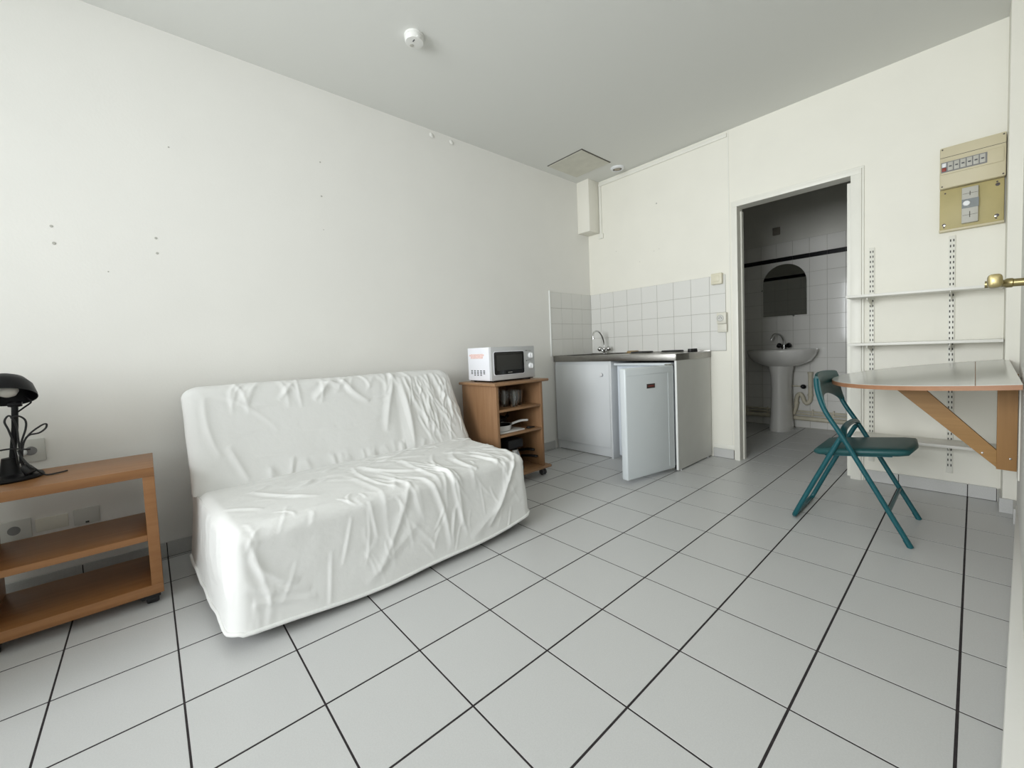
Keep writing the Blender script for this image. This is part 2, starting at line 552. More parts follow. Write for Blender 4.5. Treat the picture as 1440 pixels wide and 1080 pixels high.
# low plinth running along the right wall
bp = NB()
prism(bp, [(WR(-0.21) - 0.012, -0.213, 0), (WR(-0.21) + .02, -0.213, 0), (WR(-0.38) + .02, -0.38, 0), (WR(-0.38) - 0.012, -0.38, 0)], (0, 0, 0.078))
link('baseboard_right', bp, 'plinth', None, smooth=0, kind='structure')
bp = NB()
prism(bp, [(2.893, -0.38, 0), (2.93, -0.38, 0), (2.90, -2.5, 0), (2.784, -2.5, 0)], (0, 0, 0.10), bev=0.006)
link('trim_4', bp, 'wall_left', None, kind='structure')

# door casing of the bathroom doorway (stepped profile)
def casing(bm):
    for (a0, a1, b0, b1, h0, h1, t) in ((0.042, 0.030, 0.052, 0.064, 0.030, 0.044, 0.012), (0.030, -0.004, -0.004, 0.052, -0.004, 0.030, 0.022)):
        box(bm, DX0 - a0, DX0 - a1, -t, 0.0, 0.0, DZ + h0, bev=0.0015)
        box(bm, DX1 + b0, DX1 + b1, -t, 0.0, 0.0, DZ + h0, bev=0.0015)
        box(bm, DX0 - max(a0, a1), DX1 + max(b0, b1), -t, 0.0, DZ + h0, DZ + h1, bev=0.0015)
    # jamb lining and stop
    box(bm, DX0, DX0 + 0.004, 0.0, 0.095, 0.0, DZ - 0.004)
    box(bm, DX1 - 0.004, DX1, 0.0, 0.095, 0.0, DZ - 0.004)
    box(bm, DX0, DX1, 0.0, 0.095, DZ - 0.004, DZ)
    box(bm, DX1 - 0.034, DX1 - 0.004, 0.055, 0.095, 0.0, DZ - 0.03)
    box(bm, DX0 + 0.004, DX0 + 0.012, 0.055, 0.095, 0.0, DZ - 0.03)
one('trim_1', 'trim', None, casing, kind='structure')
# panel joint and batten right of the kitchen
one('trim_2', 'trim', None, lambda bm: (box(bm, 1.408, 1.416, -0.004, 0.0, 0.08, CEIL), box(bm, 1.262, 1.43, -0.006, 0.0, 0.078, 0.115, bev=0.002)), kind='structure')
# cable trunking along the top of the back wall and down beside the duct
one('trim_3', 'trim', None, lambda bm: (box(bm, 0.152, 1.404, -0.012, 0.0, 2.622, 2.652, bev=0.003), box(bm, 0.152, 0.180, -0.012, 0.0, 2.145, 2.6215, bev=0.003),
                                        box(bm, 0.138, 0.195, -0.016, 0.0, 2.095, 2.145, bev=0.003)), kind='structure')
# square pipe boxing in the corner
duct = boxo('pipe_boxing', 'duct', None, 0.0, 0.150, -0.172, 0.0, 2.155, CEIL, bev=0.002, kind='structure')

# entrance door in the right wall with its brass lever handle (seen edge-on)
def rw(y, off, z):
    return (WR(y) - off, y, z)
dm = NB()
prism(dm, [rw(-1.60, 0.0, 0.012), rw(-1.60, 0.004, 0.012), rw(-2.45, 0.004, 0.012), rw(-2.45, 0.0, 0.012)], (0, 0, 2.03))
door_1 = link('door_1', dm, 'trim', None, kind='structure', smooth=0)
hb = NB()
hy, hz = -1.85, 1.112
wx = WR(hy)
lathe(hb, [(0, 0.0), (0.024, 0.0), (0.024, 0.006), (0.014, 0.010), (0.0105, 0.014), (0.0105, 0.034), (0.0125, 0.036), (0.0125, 0.046), (0.0095, 0.050), (0.0095, 0.085), (0, 0.085)], (wx - 0.002, hy, hz - 0.002), axis=(-1, 0, 0.03), n=20)
n_ = 9
secs = []
for k in range(n_ + 1):
    t_ = k / n_
    y_ = hy + 0.018 - 0.118 * t_
    hw, hh = 0.0125 + 0.002 * t_, 0.0135 + 0.0065 * t_
    if k in (0, n_):
        hw, hh = hw * 0.45, hh * 0.45
    if k in (1, n_ - 1):
        y_ += 0.010 if k == 1 else -0.010
        hw, hh = hw * 0.88, hh * 0.88
    ring_ = []
    for q in range(20):
        a_ = 2 * PI * q / 20
        c_, s_ = math.cos(a_), math.sin(a_)
        ring_.append(hb.verts.new((2.7805 + math.copysign(abs(c_) ** 0.6, c_) * hw, y_, hz + math.copysign(abs(s_) ** 0.6, s_) * hh + 0.004 * math.sin(PI * t_))))
    secs.append(ring_)
for p_, q_ in zip(secs, secs[1:]):
    for k in range(20):
        hb.faces.new((p_[k], p_[(k + 1) % 20], q_[(k + 1) % 20], q_[k]))
hb.faces.new(secs[0]); hb.faces.new(secs[-1][::-1])
link('door_handle', hb, 'brass', door_1, label='polished brass lever handle')

# small marks on the walls
def plug(parent, p, nrm, r=0.004):
    bm = NB()
    lathe(bm, [(0, 0.0), (r, 0.0), (r * 0.8, 0.002), (0, 0.002)], p, axis=nrm, n=8)
    link('screw_plug', bm, 'plug_grey', parent)
plug(wall_back, (0.784, 0, 2.277), (0, -1, 0), 0.007)
for p in ((0.80, 1.86), (0.34, 1.93), (0.75, 1.85), (0.60, 1.78)):
    plug(wall_back, (p[0], 0, p[1]), (0, -1, 0), 0.003)
for y, z, r_ in ((-3.88, 1.625, 0.006), (-3.877, 1.55, 0.007), (-3.526, 1.624, 0.006), (-3.526, 1.549, 0.006), (-3.446, 2.094, 0.004), (-2.705, 2.215, 0.005), (-2.71, 2.004, 0.006), (-2.71, 1.796, 0.003), (-3.71, 1.44, 0.003)):
    plug(wall_left, (0, y, z), (1, 0, 0), r_)
for y, z in ((-1.879, 2.634), (-1.701, 2.634)):
    one('plaster_blister', 'wall_left', wall_left, lambda bm: lathe(bm, [(0.022, 0.0), (0.016, 0.004), (0.006, 0.008), (0, 0.0085)], (0, y, z), axis=(1, 0, 0.2), n=14))

# ceiling hatch, extract vent, smoke detector
hx0, hx1, hy0, hy1 = 0.10, 0.505, -0.715, -0.295
hatch = empty('ceiling_hatch', ((hx0 + hx1) / 2, (hy0 + hy1) / 2, CEIL), 'square access hatch with dark gap set in the ceiling near the corner', 'hatch')
boxo('frame', 'hatch_gap', hatch, hx0, hx1, hy0, hy1, CEIL - 0.003, CEIL)
boxo('hatch_panel', 'hatch', hatch, hx0 + 0.006, hx1 - 0.011, hy0 + 0.011, hy1 - 0.006, CEIL - 0.007, CEIL - 0.001)
vent = empty('extract_vent', (0.468, -0.135, CEIL), 'round white extract vent with dusty centre in the ceiling', 'vent')
one('ring', 'white_plastic', vent, lambda bm: lathe(bm, [(0.040, -0.012), (0.044, -0.018), (0.060, -0.014), (0.068, -0.002), (0.068, 0.0), (0.04, 0.0)], (0.468, -0.135, CEIL), n=28))
one('grille', 'hatch_gap', vent, lambda bm: lathe(bm, [(0.0, -0.008), (0.041, -0.008), (0.041, 0.0)], (0.468, -0.135, CEIL), n=24))
one('valve_disc', 'vent_beige', vent, lambda bm: lathe(bm, [(0.0, -0.018), (0.024, -0.018), (0.030, -0.014), (0.030, -0.010), (0, -0.010)], (0.468, -0.135, CEIL), n=24))
sc_ = Vector((0.752, -2.428, CEIL))
smoke = empty('smoke_detector', sc_, 'round white smoke detector on the ceiling above the sofa', 'smoke detector')
one('base', 'smoke', smoke, lambda bm: lathe(bm, [(0.0, 0), (0.052, 0), (0.052, -0.010), (0.049, -0.012), (0, -0.012)], sc_, n=32))
one('body', 'smoke', smoke, lambda bm: lathe(bm, [(0.049, -0.011), (0.050, -0.012), (0.049, -0.030), (0.046, -0.036), (0.030, -0.038), (0.0, -0.038)], sc_, n=32))
one('test_button', 'breaker_grey', smoke, lambda bm: lathe(bm, [(0.010, -0.037), (0.010, -0.040), (0.0, -0.0405)], sc_ + Vector((-0.022, -0.005, 0)), n=14))
boxo('sounder_slot', 'dark_print', smoke, sc_.x + 0.006, sc_.x + 0.024, sc_.y - 0.016, sc_.y - 0.011, CEIL - 0.0392, CEIL - 0.037)
one('test_tab', 'smoke', smoke, lambda bm: box(bm, sc_.x + 0.028, sc_.x + 0.055, sc_.y - 0.012, sc_.y + 0.004, CEIL - 0.036, CEIL - 0.030, bev=0.002))

# ================================================================== SOFA
rng = np.random.RandomState(11)

def rounded_box_grid(lo, hi, r, step, skip=()):
    """Dense rounded box: arrays of vertices, normals, quads. skip: faces to leave out (axis, side)."""
    lo, hi = np.array(lo, float), np.array(hi, float)
    bm = NB()
    verts, quads = [], []
    for ax in range(3):
        u, v = [(1, 2), (2, 0), (0, 1)][ax]
        nu = max(2, int(round((hi[u] - lo[u]) / step)))
        nv = max(2, int(round((hi[v] - lo[v]) / step)))
        for side in (0, 1):
            if (ax, side) in skip:
                continue
            base = len(verts)
            for a in range(nu + 1):
                for b in range(nv + 1):
                    p = np.zeros(3)
                    p[ax] = (lo, hi)[side][ax]
                    p[u] = lo[u] + (hi[u] - lo[u]) * a / nu
                    p[v] = lo[v] + (hi[v] - lo[v]) * b / nv
                    verts.append(p)
            for a in range(nu):
                for b in range(nv):
                    q = [base + a * (nv + 1) + b, base + (a + 1) * (nv + 1) + b, base + (a + 1) * (nv + 1) + b + 1, base + a * (nv + 1) + b + 1]
                    quads.append(q if side else q[::-1])
    P = np.array(verts)
    return P, quads

def round_pts(P, lo, hi, r):
    lo, hi = np.array(lo, float), np.array(hi, float)
    r = np.array(r, float) * np.ones(3)
    C = np.clip(P, lo + r, hi - r)
    D = (P - C) / r
    L = np.linalg.norm(D, axis=1, keepdims=True)
    N = D / np.maximum(L, 1e-9)
    return C + N * r, N

def ridge_field(A, B, segs):
    """sum of fold ridges; each seg: (a0,b0,a1,b1,width,amp[,asym])"""
    H = np.zeros_like(A)
    for s in segs:
        a0, b0, a1, b1, w, amp = s[:6]
        bend = s[6] if len(s) > 6 else 0.0
        da, db = a1 - a0, b1 - b0
        L = math.hypot(da, db)
        bend = max(-0.14 * L, min(0.14 * L, bend))
        if L < 1e-6:
            continue
        ta, tb = da / L, db / L
        t = ((A - a0) * ta + (B - b0) * tb) / L
        d = -(A - a0) * tb + (B - b0) * ta - bend * 4 * t * (1 - t)
        env = np.clip(t, 0, 1) * np.clip(1 - t, 0, 1) * 4
        env = np.where((t > 0) & (t < 1), np.sqrt(np.maximum(env, 0)), 0)
        g = np.exp(-(np.sqrt(d * d + (0.35 * w) ** 2) - 0.35 * w) / w) - 0.35 * np.exp(-((d - 2.0 * w) / (1.4 * w)) ** 2)
        H += amp * env * g
    return H

def fbm(P, scale, octv=4, seed=0.0):
    return np.array([noise.fractal(Vector((p[0] * scale[0] + seed, p[1] * scale[1], p[2] * scale[2])), 1.0, 2.0, octv) for p in P])

def cloth_mesh(name, P, quads, material, parent):
    bm = NB()
    vs = [bm.verts.new(p) for p in P]
    for q in quads:
        try:
            bm.faces.new([vs[i] for i in q])
        except ValueError:
            pass
    bmesh.ops.remove_doubles(bm, verts=bm.verts[:], dist=0.0004)
    return link(name, bm, material, parent, smooth=180)

SY0, SY1 = -3.475, -1.965       # sofa ends at the rear
sofa = empty('sofa_bed', (0.6, -2.74, 0), 'two-seat sofa bed under a wrinkled white fitted cover', 'sofa')

# --- seat cover
lo, hi, rr = (0.30, SY0 - 0.005, 0.035), (1.085, SY1 - 0.005, 0.405), (0.055, 0.05, 0.055)
P, Q = rounded_box_grid(lo, hi, rr, 0.006, skip=((2, 0), (0, 0)))
# let the rounding ignore the open bottom
lo_r = (lo[0] - 0.2, lo[1], lo[2] - 0.3)
P2, N = round_pts(P, lo_r, hi, rr)
# unfolded coordinates: a along the sofa, b from the rear seam across the seat and down the front
zt = hi[2]
drop = np.clip(zt - P[:, 2], 0, None)
A = P[:, 1].copy()
B = P[:, 0] - lo[0] + np.where(np.abs(P[:, 0] - hi[0]) < 1e-6, drop, 0.0)
end = np.where(np.abs(P[:, 1] - hi[1]) < 1e-6, 1.0, np.where(np.abs(P[:, 1] - lo[1]) < 1e-6, -1.0, 0.0))
A = A + end * drop
segs = []
# drawn folds on the seat (a = y, b): long curved creases radiating over the front edge on the far half
for k in range(26):
    a0 = rng.uniform(-2.85, -2.05)
    segs.append((a0 + rng.uniform(-0.10, 0.10), rng.uniform(0.25, 0.6), a0 + rng.uniform(-0.10, 0.25), rng.uniform(0.75, 1.05), rng.uniform(0.006, 0.014), rng.uniform(0.0015, 0.0050), rng.uniform(-0.05, 0.05)))
for k in range(34):
    a0, b0 = rng.uniform(-3.1, -2.0), rng.uniform(0.04, 0.42)
    an, L = rng.uniform(-0.55, 0.55), rng.uniform(0.08, 0.30)
    segs.append((a0, b0, a0 + L * math.cos(an), b0 + L * math.sin(an), rng.uniform(0.007, 0.016), rng.uniform(0.002, 0.0055), rng.uniform(-0.02, 0.02)))
for k in range(12):
    a0, b0 = rng.uniform(-3.40, -2.8), rng.uniform(0.06, 0.5)
    an, L = rng.uniform(-0.9, 0.9), rng.uniform(0.10, 0.25)
    segs.append((a0, b0, a0 + L * math.cos(an), b0 + L * math.sin(an), rng.uniform(0.010, 0.02), rng.uniform(0.0015, 0.004), 0.02))
segs += [(-3.30, 0.30, -3.10, 0.60, 0.012, 0.006, 0.03), (-3.44, 0.50, -3.32, 0.60, 0.010, 0.004, 0.0),
         (-2.30, 1.10, -2.06, 0.80, 0.014, 0.012, 0.015), (-2.42, 1.12, -2.05, 0.93, 0.02, 0.006, 0.0),
         (-2.72, 0.62, -2.55, 1.12, 0.012, 0.007, -0.04), (-2.60, 0.55, -2.47, 1.05, 0.010, 0.006, -0.05), (-2.50, 0.50, -2.44, 1.10, 0.010, 0.006, 0.03),
         (-2.95, 1.10, -2.72, 0.70, 0.014, 0.006, 0.03), (-3.0, 1.12, -2.70, 0.95, 0.016, 0.004, 0.0), (-2.22, 0.55, -2.18, 0.78, 0.010, 0.008, 0.0),
         (-2.80, 0.30, -2.55, 0.62, 0.014, 0.007, 0.05), (-3.42, 0.88, -3.26, 1.02, 0.013, 0.006, 0.02), (-3.44, 0.98, -3.22, 1.06, 0.012, 0.005, 0.01),
         (-3.42, 1.05, -3.20, 1.10, 0.012, 0.005, 0.0), (-3.42, 0.80, -3.36, 1.05, 0.010, 0.005, 0.0)]
# folds of the left end skirt (a < lo): roughly vertical
for k in range(12):
    b0 = rng.uniform(0.15, 0.75)
    segs.append((lo[1] - 0.02, b0, lo[1] - rng.uniform(0.2, 0.36), b0 + rng.uniform(-0.08, 0.10), rng.uniform(0.010, 0.02), rng.uniform(0.003, 0.007), 0.02))
for k in range(8):
    b0 = rng.uniform(0.15, 0.75)
    segs.append((hi[1] + 0.02, b0, hi[1] + rng.uniform(0.2, 0.36), b0 + rng.uniform(-0.08, 0.08), rng.uniform(0.010, 0.02), rng.uniform(0.003, 0.006), 0.02))
for k in range(70):     # short sharp creases over seat and front
    a0, b0 = rng.uniform(-3.42, -2.02), rng.uniform(0.03, 1.10)
    an = rng.uniform(-0.6, 0.6) if b0 < 0.6 else rng.uniform(0.9, 2.2)
    L = rng.uniform(0.06, 0.22)
    segs.append((a0, b0, a0 + L * math.cos(an), b0 + L * math.sin(an), rng.uniform(0.004, 0.008), rng.uniform(0.0012, 0.0035), rng.uniform(-0.015, 0.015)))
for k in range(30):     # crow's feet where the seat meets the back
    a0 = rng.uniform(-2.75, -1.98)
    an = rng.uniform(-0.5, 0.9)
    L = rng.uniform(0.05, 0.16)
    b0 = rng.uniform(0.03, 0.22)
    segs.append((a0, b0, a0 + L * math.cos(an), b0 + L * math.sin(an), rng.uniform(0.004, 0.008), rng.uniform(0.002, 0.005), rng.uniform(-0.01, 0.01)))
for k in range(14):     # left front panel and its corner
    a0, b0 = rng.uniform(-3.44, -2.75), rng.uniform(0.62, 1.08)
    an = rng.uniform(0.3, 2.6)
    L = rng.uniform(0.06, 0.24)
    segs.append((a0, b0, a0 + L * math.cos(an), b0 + L * math.sin(an), rng.uniform(0.005, 0.011), rng.uniform(0.0010, 0.0024), rng.uniform(-0.02, 0.02)))
H = 1.15 * ridge_field(A, B, segs)
fine = fbm(P, (9, 5, 7), 4, 3.0)
big = fbm(P, (2.2, 1.6, 2.2), 2, 9.0)
H += 0.0022 * fine + 0.006 * big
low = np.clip((zt - 0.05 - P2[:, 2]) / 0.32, 0, 1)
# the skirt flares out towards its hem, and the front sags a little in the middle
flare = low ** 1.5
P3 = P2 + N * H[:, None]
horiz = N.copy(); horiz[:, 2] = 0
P3 += horiz * (0.020 * flare)[:, None]
fy0 = (P3[:, 1] - SY0) / (SY1 - SY0)
mid = np.clip(1 - ((P3[:, 1] - (SY0 + SY1) / 2) / 0.72) ** 2, 0, 1)
P3[:, 0] += np.where(N[:, 0] > 0.3, 0.022 * mid * low, 0)
P3[:, 2] += np.where(P2[:, 2] < 0.2, (0.2 - P2[:, 2]) / 0.165 * (0.004 * np.sin(P3[:, 1] * 9) - 0.022 * mid + 0.012 + 0.014 * np.clip(fy0, 0, 1) ** 2), 0)
# end skirt lifts towards the rear
P3[:, 2] += np.where(np.abs(N[:, 1]) > 0.5, low * np.clip((0.8 - P3[:, 0]) / 0.5, 0, 1) * 0.03 + low * 0.006 * np.sin(P3[:, 0] * 30), 0)
# seat sinks slightly towards the backrest
P3[:, 2] += np.where(N[:, 2] > 0.6, -0.008 * np.clip((0.75 - P3[:, 0]) / 0.45, 0, 1), 0)
P3[:, 2] -= np.where(N[:, 2] > 0.6, 0.014 * np.exp(-((P3[:, 0] - 0.388) / 0.016) ** 2), 0)
fy = (P3[:, 1] - SY0) / (SY1 - SY0)
P3[:, 1] += (0.040 * (1 - fy) - 0.075 * fy) * (P3[:, 0] - 0.35) / 0.7
cover = cloth_mesh('seat_cover', P3, Q, 'sofa', sofa)

# hem piping follows the bottom edge
bmh = NB(); bmh.from_mesh(cover.data)
be = [e for e in bmh.edges if e.is_boundary]
adj = {}
for e in be:
    for a_, b_ in ((e.verts[0], e.verts[1]), (e.verts[1], e.verts[0])):
        if max(a_.co.z, b_.co.z) < 0.2 and abs(a_.co.z - b_.co.z) < 0.8 * (a_.co - b_.co).length:
            adj.setdefault(a_, []).append(b_)
start = [v for v in adj if len(adj[v]) == 1]
start = min(start, key=lambda v: v.co.y) if start else next(iter(adj))
path, prev, cur = [start.co.copy()], None, start
while True:
    nx = [v for v in adj[cur] if v is not prev]
    if not nx or (len(path) > 5 and nx[0] is start):
        break
    prev, cur = cur, nx[0]
    path.append(cur.co.copy())
    if len(path) > 5000:
        break
bmh.free()
path = path[::2]
bm = NB(); tube(bm, [Vector((p.x, p.y, p.z + 0.004)) for p in path], 0.0078, n=8)
link('hem_piping', bm, 'sofa', sofa, smooth=60)

# --- backrest cover
lo, hi, rr = (0.0, SY0 - 0.012, 0.0), (0.135, SY1 + 0.012, 0.505), (0.045, 0.085, 0.06)
P, Q = rounded_box_grid(lo, hi, rr, 0.006, skip=((2, 0),))
rr2 = np.array(rr)
lo_r = (lo[0], lo[1], lo[2] - 0.3)
P2, N = round_pts(P, lo_r, hi, rr)
A, B = P[:, 1].copy(), hi[2] - P[:, 2] + np.where(np.abs(P[:, 2] - hi[2]) < 1e-6, P[:, 0] - hi[0], 0)
segs = []
for k in range(80):      # dense vertical crumple at the far end
    a0 = rng.uniform(-2.33, -1.97)
    b0 = rng.uniform(0.0, 0.35)
    segs.append((a0, b0, a0 + rng.uniform(-0.06, 0.06), b0 + rng.uniform(0.08, 0.22), rng.uniform(0.004, 0.009), rng.uniform(0.002, 0.0055), rng.uniform(-0.02, 0.02)))
for k in range(24):      # gathers along the top edge
    a0 = rng.uniform(-3.3, -2.3)
    segs.append((a0, -0.05, a0 + rng.uniform(-0.12, 0.06), rng.uniform(0.06, 0.16), rng.uniform(0.008, 0.014), rng.uniform(0.002, 0.005), rng.uniform(-0.02, 0.02)))
for k in range(22):      # puckers along the seam
    a0 = rng.uniform(-3.2, -2.2)
    segs.append((a0, 0.50, a0 + rng.uniform(-0.04, 0.04), rng.uniform(0.40, 0.45), rng.uniform(0.008, 0.016), rng.uniform(0.002, 0.005), 0))
for k in range(12):      # faint creases on the smooth part
    a0, b0 = rng.uniform(-3.4, -2.5), rng.uniform(0.1, 0.4)
    segs.append((a0, b0, a0 + rng.uniform(0.08, 0.2), b0 + rng.uniform(-0.03, 0.02), 0.006, rng.uniform(0.001, 0.002), 0.0))
segs += [(-2.36, 0.02, -2.40, 0.50, 0.022, 0.016, -0.02), (-2.40, 0.05, -2.52, 0.36, 0.016, 0.009, 0.01), (-2.33, 0.02, -2.16, 0.46, 0.014, 0.008, 0.03),
         (-2.78, 0.0, -2.90, 0.12, 0.014, 0.009, 0.0), (-2.72, 0.0, -2.58, 0.16, 0.014, 0.009, 0.02), (-2.84, 0.0, -2.72, 0.05, 0.012, 0.007, 0.0), (-3.0, 0.02, -3.08, 0.10, 0.012, 0.005, 0.0),
         (-3.40, 0.05, -3.36, 0.35, 0.012, 0.006, 0.02), (-3.33, 0.30, -3.26, 0.48, 0.012, 0.008, 0.0), (-3.38, 0.03, -3.1, 0.26, 0.010, 0.003, -0.03),
         (-2.10, 0.0, -2.02, 0.25, 0.014, 0.008, 0.02), (-2.2, 0.05, -2.05, 0.40, 0.012, 0.007, 0.02)]
H = 1.2 * ridge_field(A, B, segs)
H += 0.0020 * fbm(P, (9, 6, 6), 4, 21.0) + 0.005 * fbm(P, (2, 2, 2), 2, 33.0)
P3 = P2 + N * H[:, None]
t = P3[:, 2] / 0.505
P3[:, 0] += 0.055 + 0.205 * (1 - t)
P3[:, 2] = 0.372 + P3[:, 2] * (0.865 - 0.372) / 0.505
P3[:, 1] += np.where(P3[:, 1] > -2.4, 0.03 * (1 - t), 0)
cloth_mesh('back_cover', P3, Q, 'sofa', sofa)
# frame under the cover
one('frame', 'frame_wood', sofa, lambda bm: (box(bm, 0.16, 0.19, SY0 + 0.03, SY1 - 0.03, 0.20, 0.26), box(bm, 0.19, 0.97, SY0 + 0.11, SY0 + 0.14, 0.20, 0.26), box(bm, 0.19, 0.97, SY1 - 0.16, SY1 - 0.13, 0.20, 0.26), box(bm, 0.97, 1.0, SY0 + 0.11, SY1 - 0.13, 0.20, 0.26)))
for y in (SY0 + 0.035, SY1 - 0.045):
    boxo('back_post', 'frame_wood', sofa, 0.175, 0.235, y - 0.015, y + 0.015, 0.26, 0.40, bev=0.003)
for x in (0.19, 0.94):
    for y in (SY0 + 0.125, SY1 - 0.145):
        one('leg', 'black_metal', sofa, lambda bm: lathe(bm, [(0, 0), (0.018, 0), (0.018, 0.20), (0, 0.20)], (x, y, 0), n=12))

# ================================================================== LOW SHELF UNIT (left) AND LAMP
bc = empty('low_shelf_unit', (0.335, -3.847, 0), 'low open wooden shelf unit on black casters beside the sofa', 'shelf unit')
bx0, bx1, by0, by1 = 0.150, 0.520, -4.125, -3.609
boxo('top_panel', 'beech', bc, bx0, bx1, by0, by1, 0.534, 0.571, bev=0.002)
boxo('bottom_panel', 'beech', bc, bx0, bx1, by0, by1, 0.047, 0.087, bev=0.002)
boxo('side_panel', 'beech', bc, bx0, bx1 - 0.001, by1 - 0.037, by1 - 0.0005, 0.087, 0.534, bev=0.001)
boxo('side_panel', 'beech', bc, bx0, bx1 - 0.001, by0 + 0.0005, by0 + 0.037, 0.087, 0.534, bev=0.001)
boxo('shelf', 'beech', bc, bx0 + 0.01, bx1 - 0.004, by0 + 0.037, by1 - 0.037, 0.272, 0.297, bev=0.001)
for x in (bx0 + 0.05, bx1 - 0.05):
    for y in (by0 + 0.045, by1 - 0.045):
        c = one('caster', 'black_plastic', bc, lambda bm: box(bm, x - 0.030, x + 0.034, y - 0.030, y + 0.034, 0.026, 0.0465, bev=0.006))
        one('wheel', 'black_plastic', c, lambda bm: lathe(bm, [(0, -0.02), (0.018, -0.02), (0.0215, -0.015), (0.0215, 0.015), (0.018, 0.02), (0, 0.02)], (x + 0.01, y + 0.008, 0.0215), axis=(0, 1, 0), n=20))

lc = Vector((0.30, -4.000, 0.571))
lamp = empty('desk_lamp', lc, 'black desk lamp with domed shade and coiled cord on low shelf unit', 'lamp')
one('base', 'black_metal', lamp, lambda bm: lathe(bm, [(0, 0), (0.082, 0), (0.086, 0.006), (0.082, 0.016), (0.035, 0.022), (0.028, 0.030), (0.020, 0.085), (0.0, 0.088)], lc + Vector((0.0, -0.018, 0)), n=36))
one('pole', 'black_metal', lamp, lambda bm: tube(bm, [lc + Vector((0.0, -0.010, 0.08)), lc + Vector((0, 0.004, 0.20)), lc + Vector((0, 0.010, 0.297))], 0.0092, n=14))
one('pivot_knob', 'black_metal', lamp, lambda bm: lathe(bm, [(0, -0.018), (0.009, -0.018), (0.011, -0.010), (0.011, 0.010), (0.009, 0.018), (0, 0.018)], lc + Vector((0, 0.010, 0.288)), axis=(0, 1, 0), n=16))
ax = Vector((0.50, 0.03, -1.0)).normalized()
stop = lc + Vector((-0.025, -0.014, 0.398))
sh = one('shade', 'black_metal', lamp, lambda bm: lathe(bm, [(0, 0), (0.028, 0.002), (0.054, 0.016), (0.073, 0.042), (0.083, 0.078), (0.0845, 0.090), (0.0825, 0.090), (0.080, 0.078), (0.070, 0.044), (0.05, 0.018), (0.0, 0.004)], stop, axis=ax, n=40))
one('bulb', 'bulb', sh, lambda bm: lathe(bm, [(0, 0.006), (0.014, 0.008), (0.014, 0.035), (0.025, 0.05), (0.029, 0.064), (0.022, 0.080), (0.010, 0.087), (0, 0.088)], stop + Vector((0.004, 0.008, 0.0)), axis=ax, n=24))
one('link_arm', 'black_metal', lamp, lambda bm: tube(bm, smooth_path([lc + Vector((0, 0.012, 0.255)), lc + Vector((0.01, 0.035, 0.275)), lc + Vector((0.01, 0.052, 0.292)), lc + Vector((0.01, 0.046, 0.308)), lc + Vector((0.0, 0.040, 0.318))], 5), 0.003, n=8))
def cords(bm):
    for pts in ([(0.012, 0.004, 0.05), (0.014, 0.000, 0.13), (0.012, -0.010, 0.19), (0.012, -0.018, 0.225), (0.012, -0.008, 0.246), (0.012, 0.002, 0.236), (0.012, 0.010, 0.20), (0.012, 0.012, 0.12), (0.012, 0.02, 0.03)],
                [(0.014, 0.010, 0.06), (0.014, 0.016, 0.13), (0.014, 0.032, 0.19), (0.014, 0.034, 0.222), (0.014, 0.022, 0.240), (0.013, 0.008, 0.242), (0.013, -0.002, 0.236)],
                [(0.015, 0.014, 0.05), (0.015, 0.022, 0.13), (0.015, 0.040, 0.168), (0.015, 0.070, 0.196), (0.015, 0.086, 0.202), (0.015, 0.084, 0.186), (0.015, 0.066, 0.170), (0.015, 0.042, 0.166), (0.015, 0.030, 0.155)],
                [(0.014, 0.012, 0.09), (0.035, 0.030, 0.06), (0.045, 0.055, 0.03), (0.042, 0.075, 0.0065), (0.03, 0.105, 0.0045), (0.01, 0.13, 0.0045)],
                [(0.015, 0.008, 0.11), (0.04, 0.02, 0.08), (0.06, 0.04, 0.05), (0.065, 0.05, 0.04)],
                [(0.013, -0.045, 0.118), (0.014, -0.01, 0.120), (0.016, 0.028, 0.112), (0.016, 0.04, 0.111)]):
        tube(bm, smooth_path([lc + Vector(p) for p in pts], 6), 0.0031, n=8)
one('cord', 'black_plastic', lamp, cords)
one('plug', 'black_plastic', lamp, lambda bm: lathe(bm, [(0, 0), (0.006, 0.0), (0.016, 0.012), (0.018, 0.035), (0.016, 0.04), (0, 0.04)], lc + Vector((0.035, 0.02, 0.055)), axis=(0.2, 0.5, -0.8), n=14))

# sockets and cover plates on the left wall
def plate(name, label, cat, y, z, w=0.08, h=0.08, d=0.012, hole=True, mt='grey_plastic'):
    e = empty(name, (0, y, z), label, cat)
    boxo('cover', mt, e, 0.0005, d, y - w / 2, y + w / 2, z - h / 2, z + h / 2, bev=0.003)
    if hole:
        one('socket_well', 'breaker_dark', e, lambda bm: lathe(bm, [(0.019, 0.0), (0.019, 0.0012), (0, 0.0012)], (d, y, z), axis=(1, 0, 0), n=20))
    return e
plate('wall_socket', 'grey wall socket behind the desk lamp pole', 'socket', -4.005, 0.635, 0.085, 0.10)
wc = empty('socket_cable', (0.02, -4.06, 0.61), 'white cable running up to the wall socket behind the lamp', 'cable')
one('cable', 'white_plastic', wc, lambda bm: tube(bm, smooth_path([(0.022, -4.03, 0.632), (0.034, -4.06, 0.612), (0.030, -4.12, 0.575), (0.02, -4.22, 0.54), (0.012, -4.30, 0.53)], 6), 0.006, n=10))
one('plug', 'white_plastic', wc, lambda bm: lathe(bm, [(0, 0.0), (0.016, 0.0), (0.014, 0.02), (0.007, 0.028), (0, 0.028)], (0.0145, -4.03, 0.632), axis=(1, 0, 0), n=14))
plate('wall_socket', 'flat pale socket plate with a black slot above the middle shelf of shelf unit', 'socket', -3.856, 0.30, 0.085, 0.075, 0.010, hole=False)
boxo('slot', 'black_plastic', bpy.data.objects['wall_socket.001'], 0.0095, 0.0115, -3.862, -3.850, 0.268, 0.276)
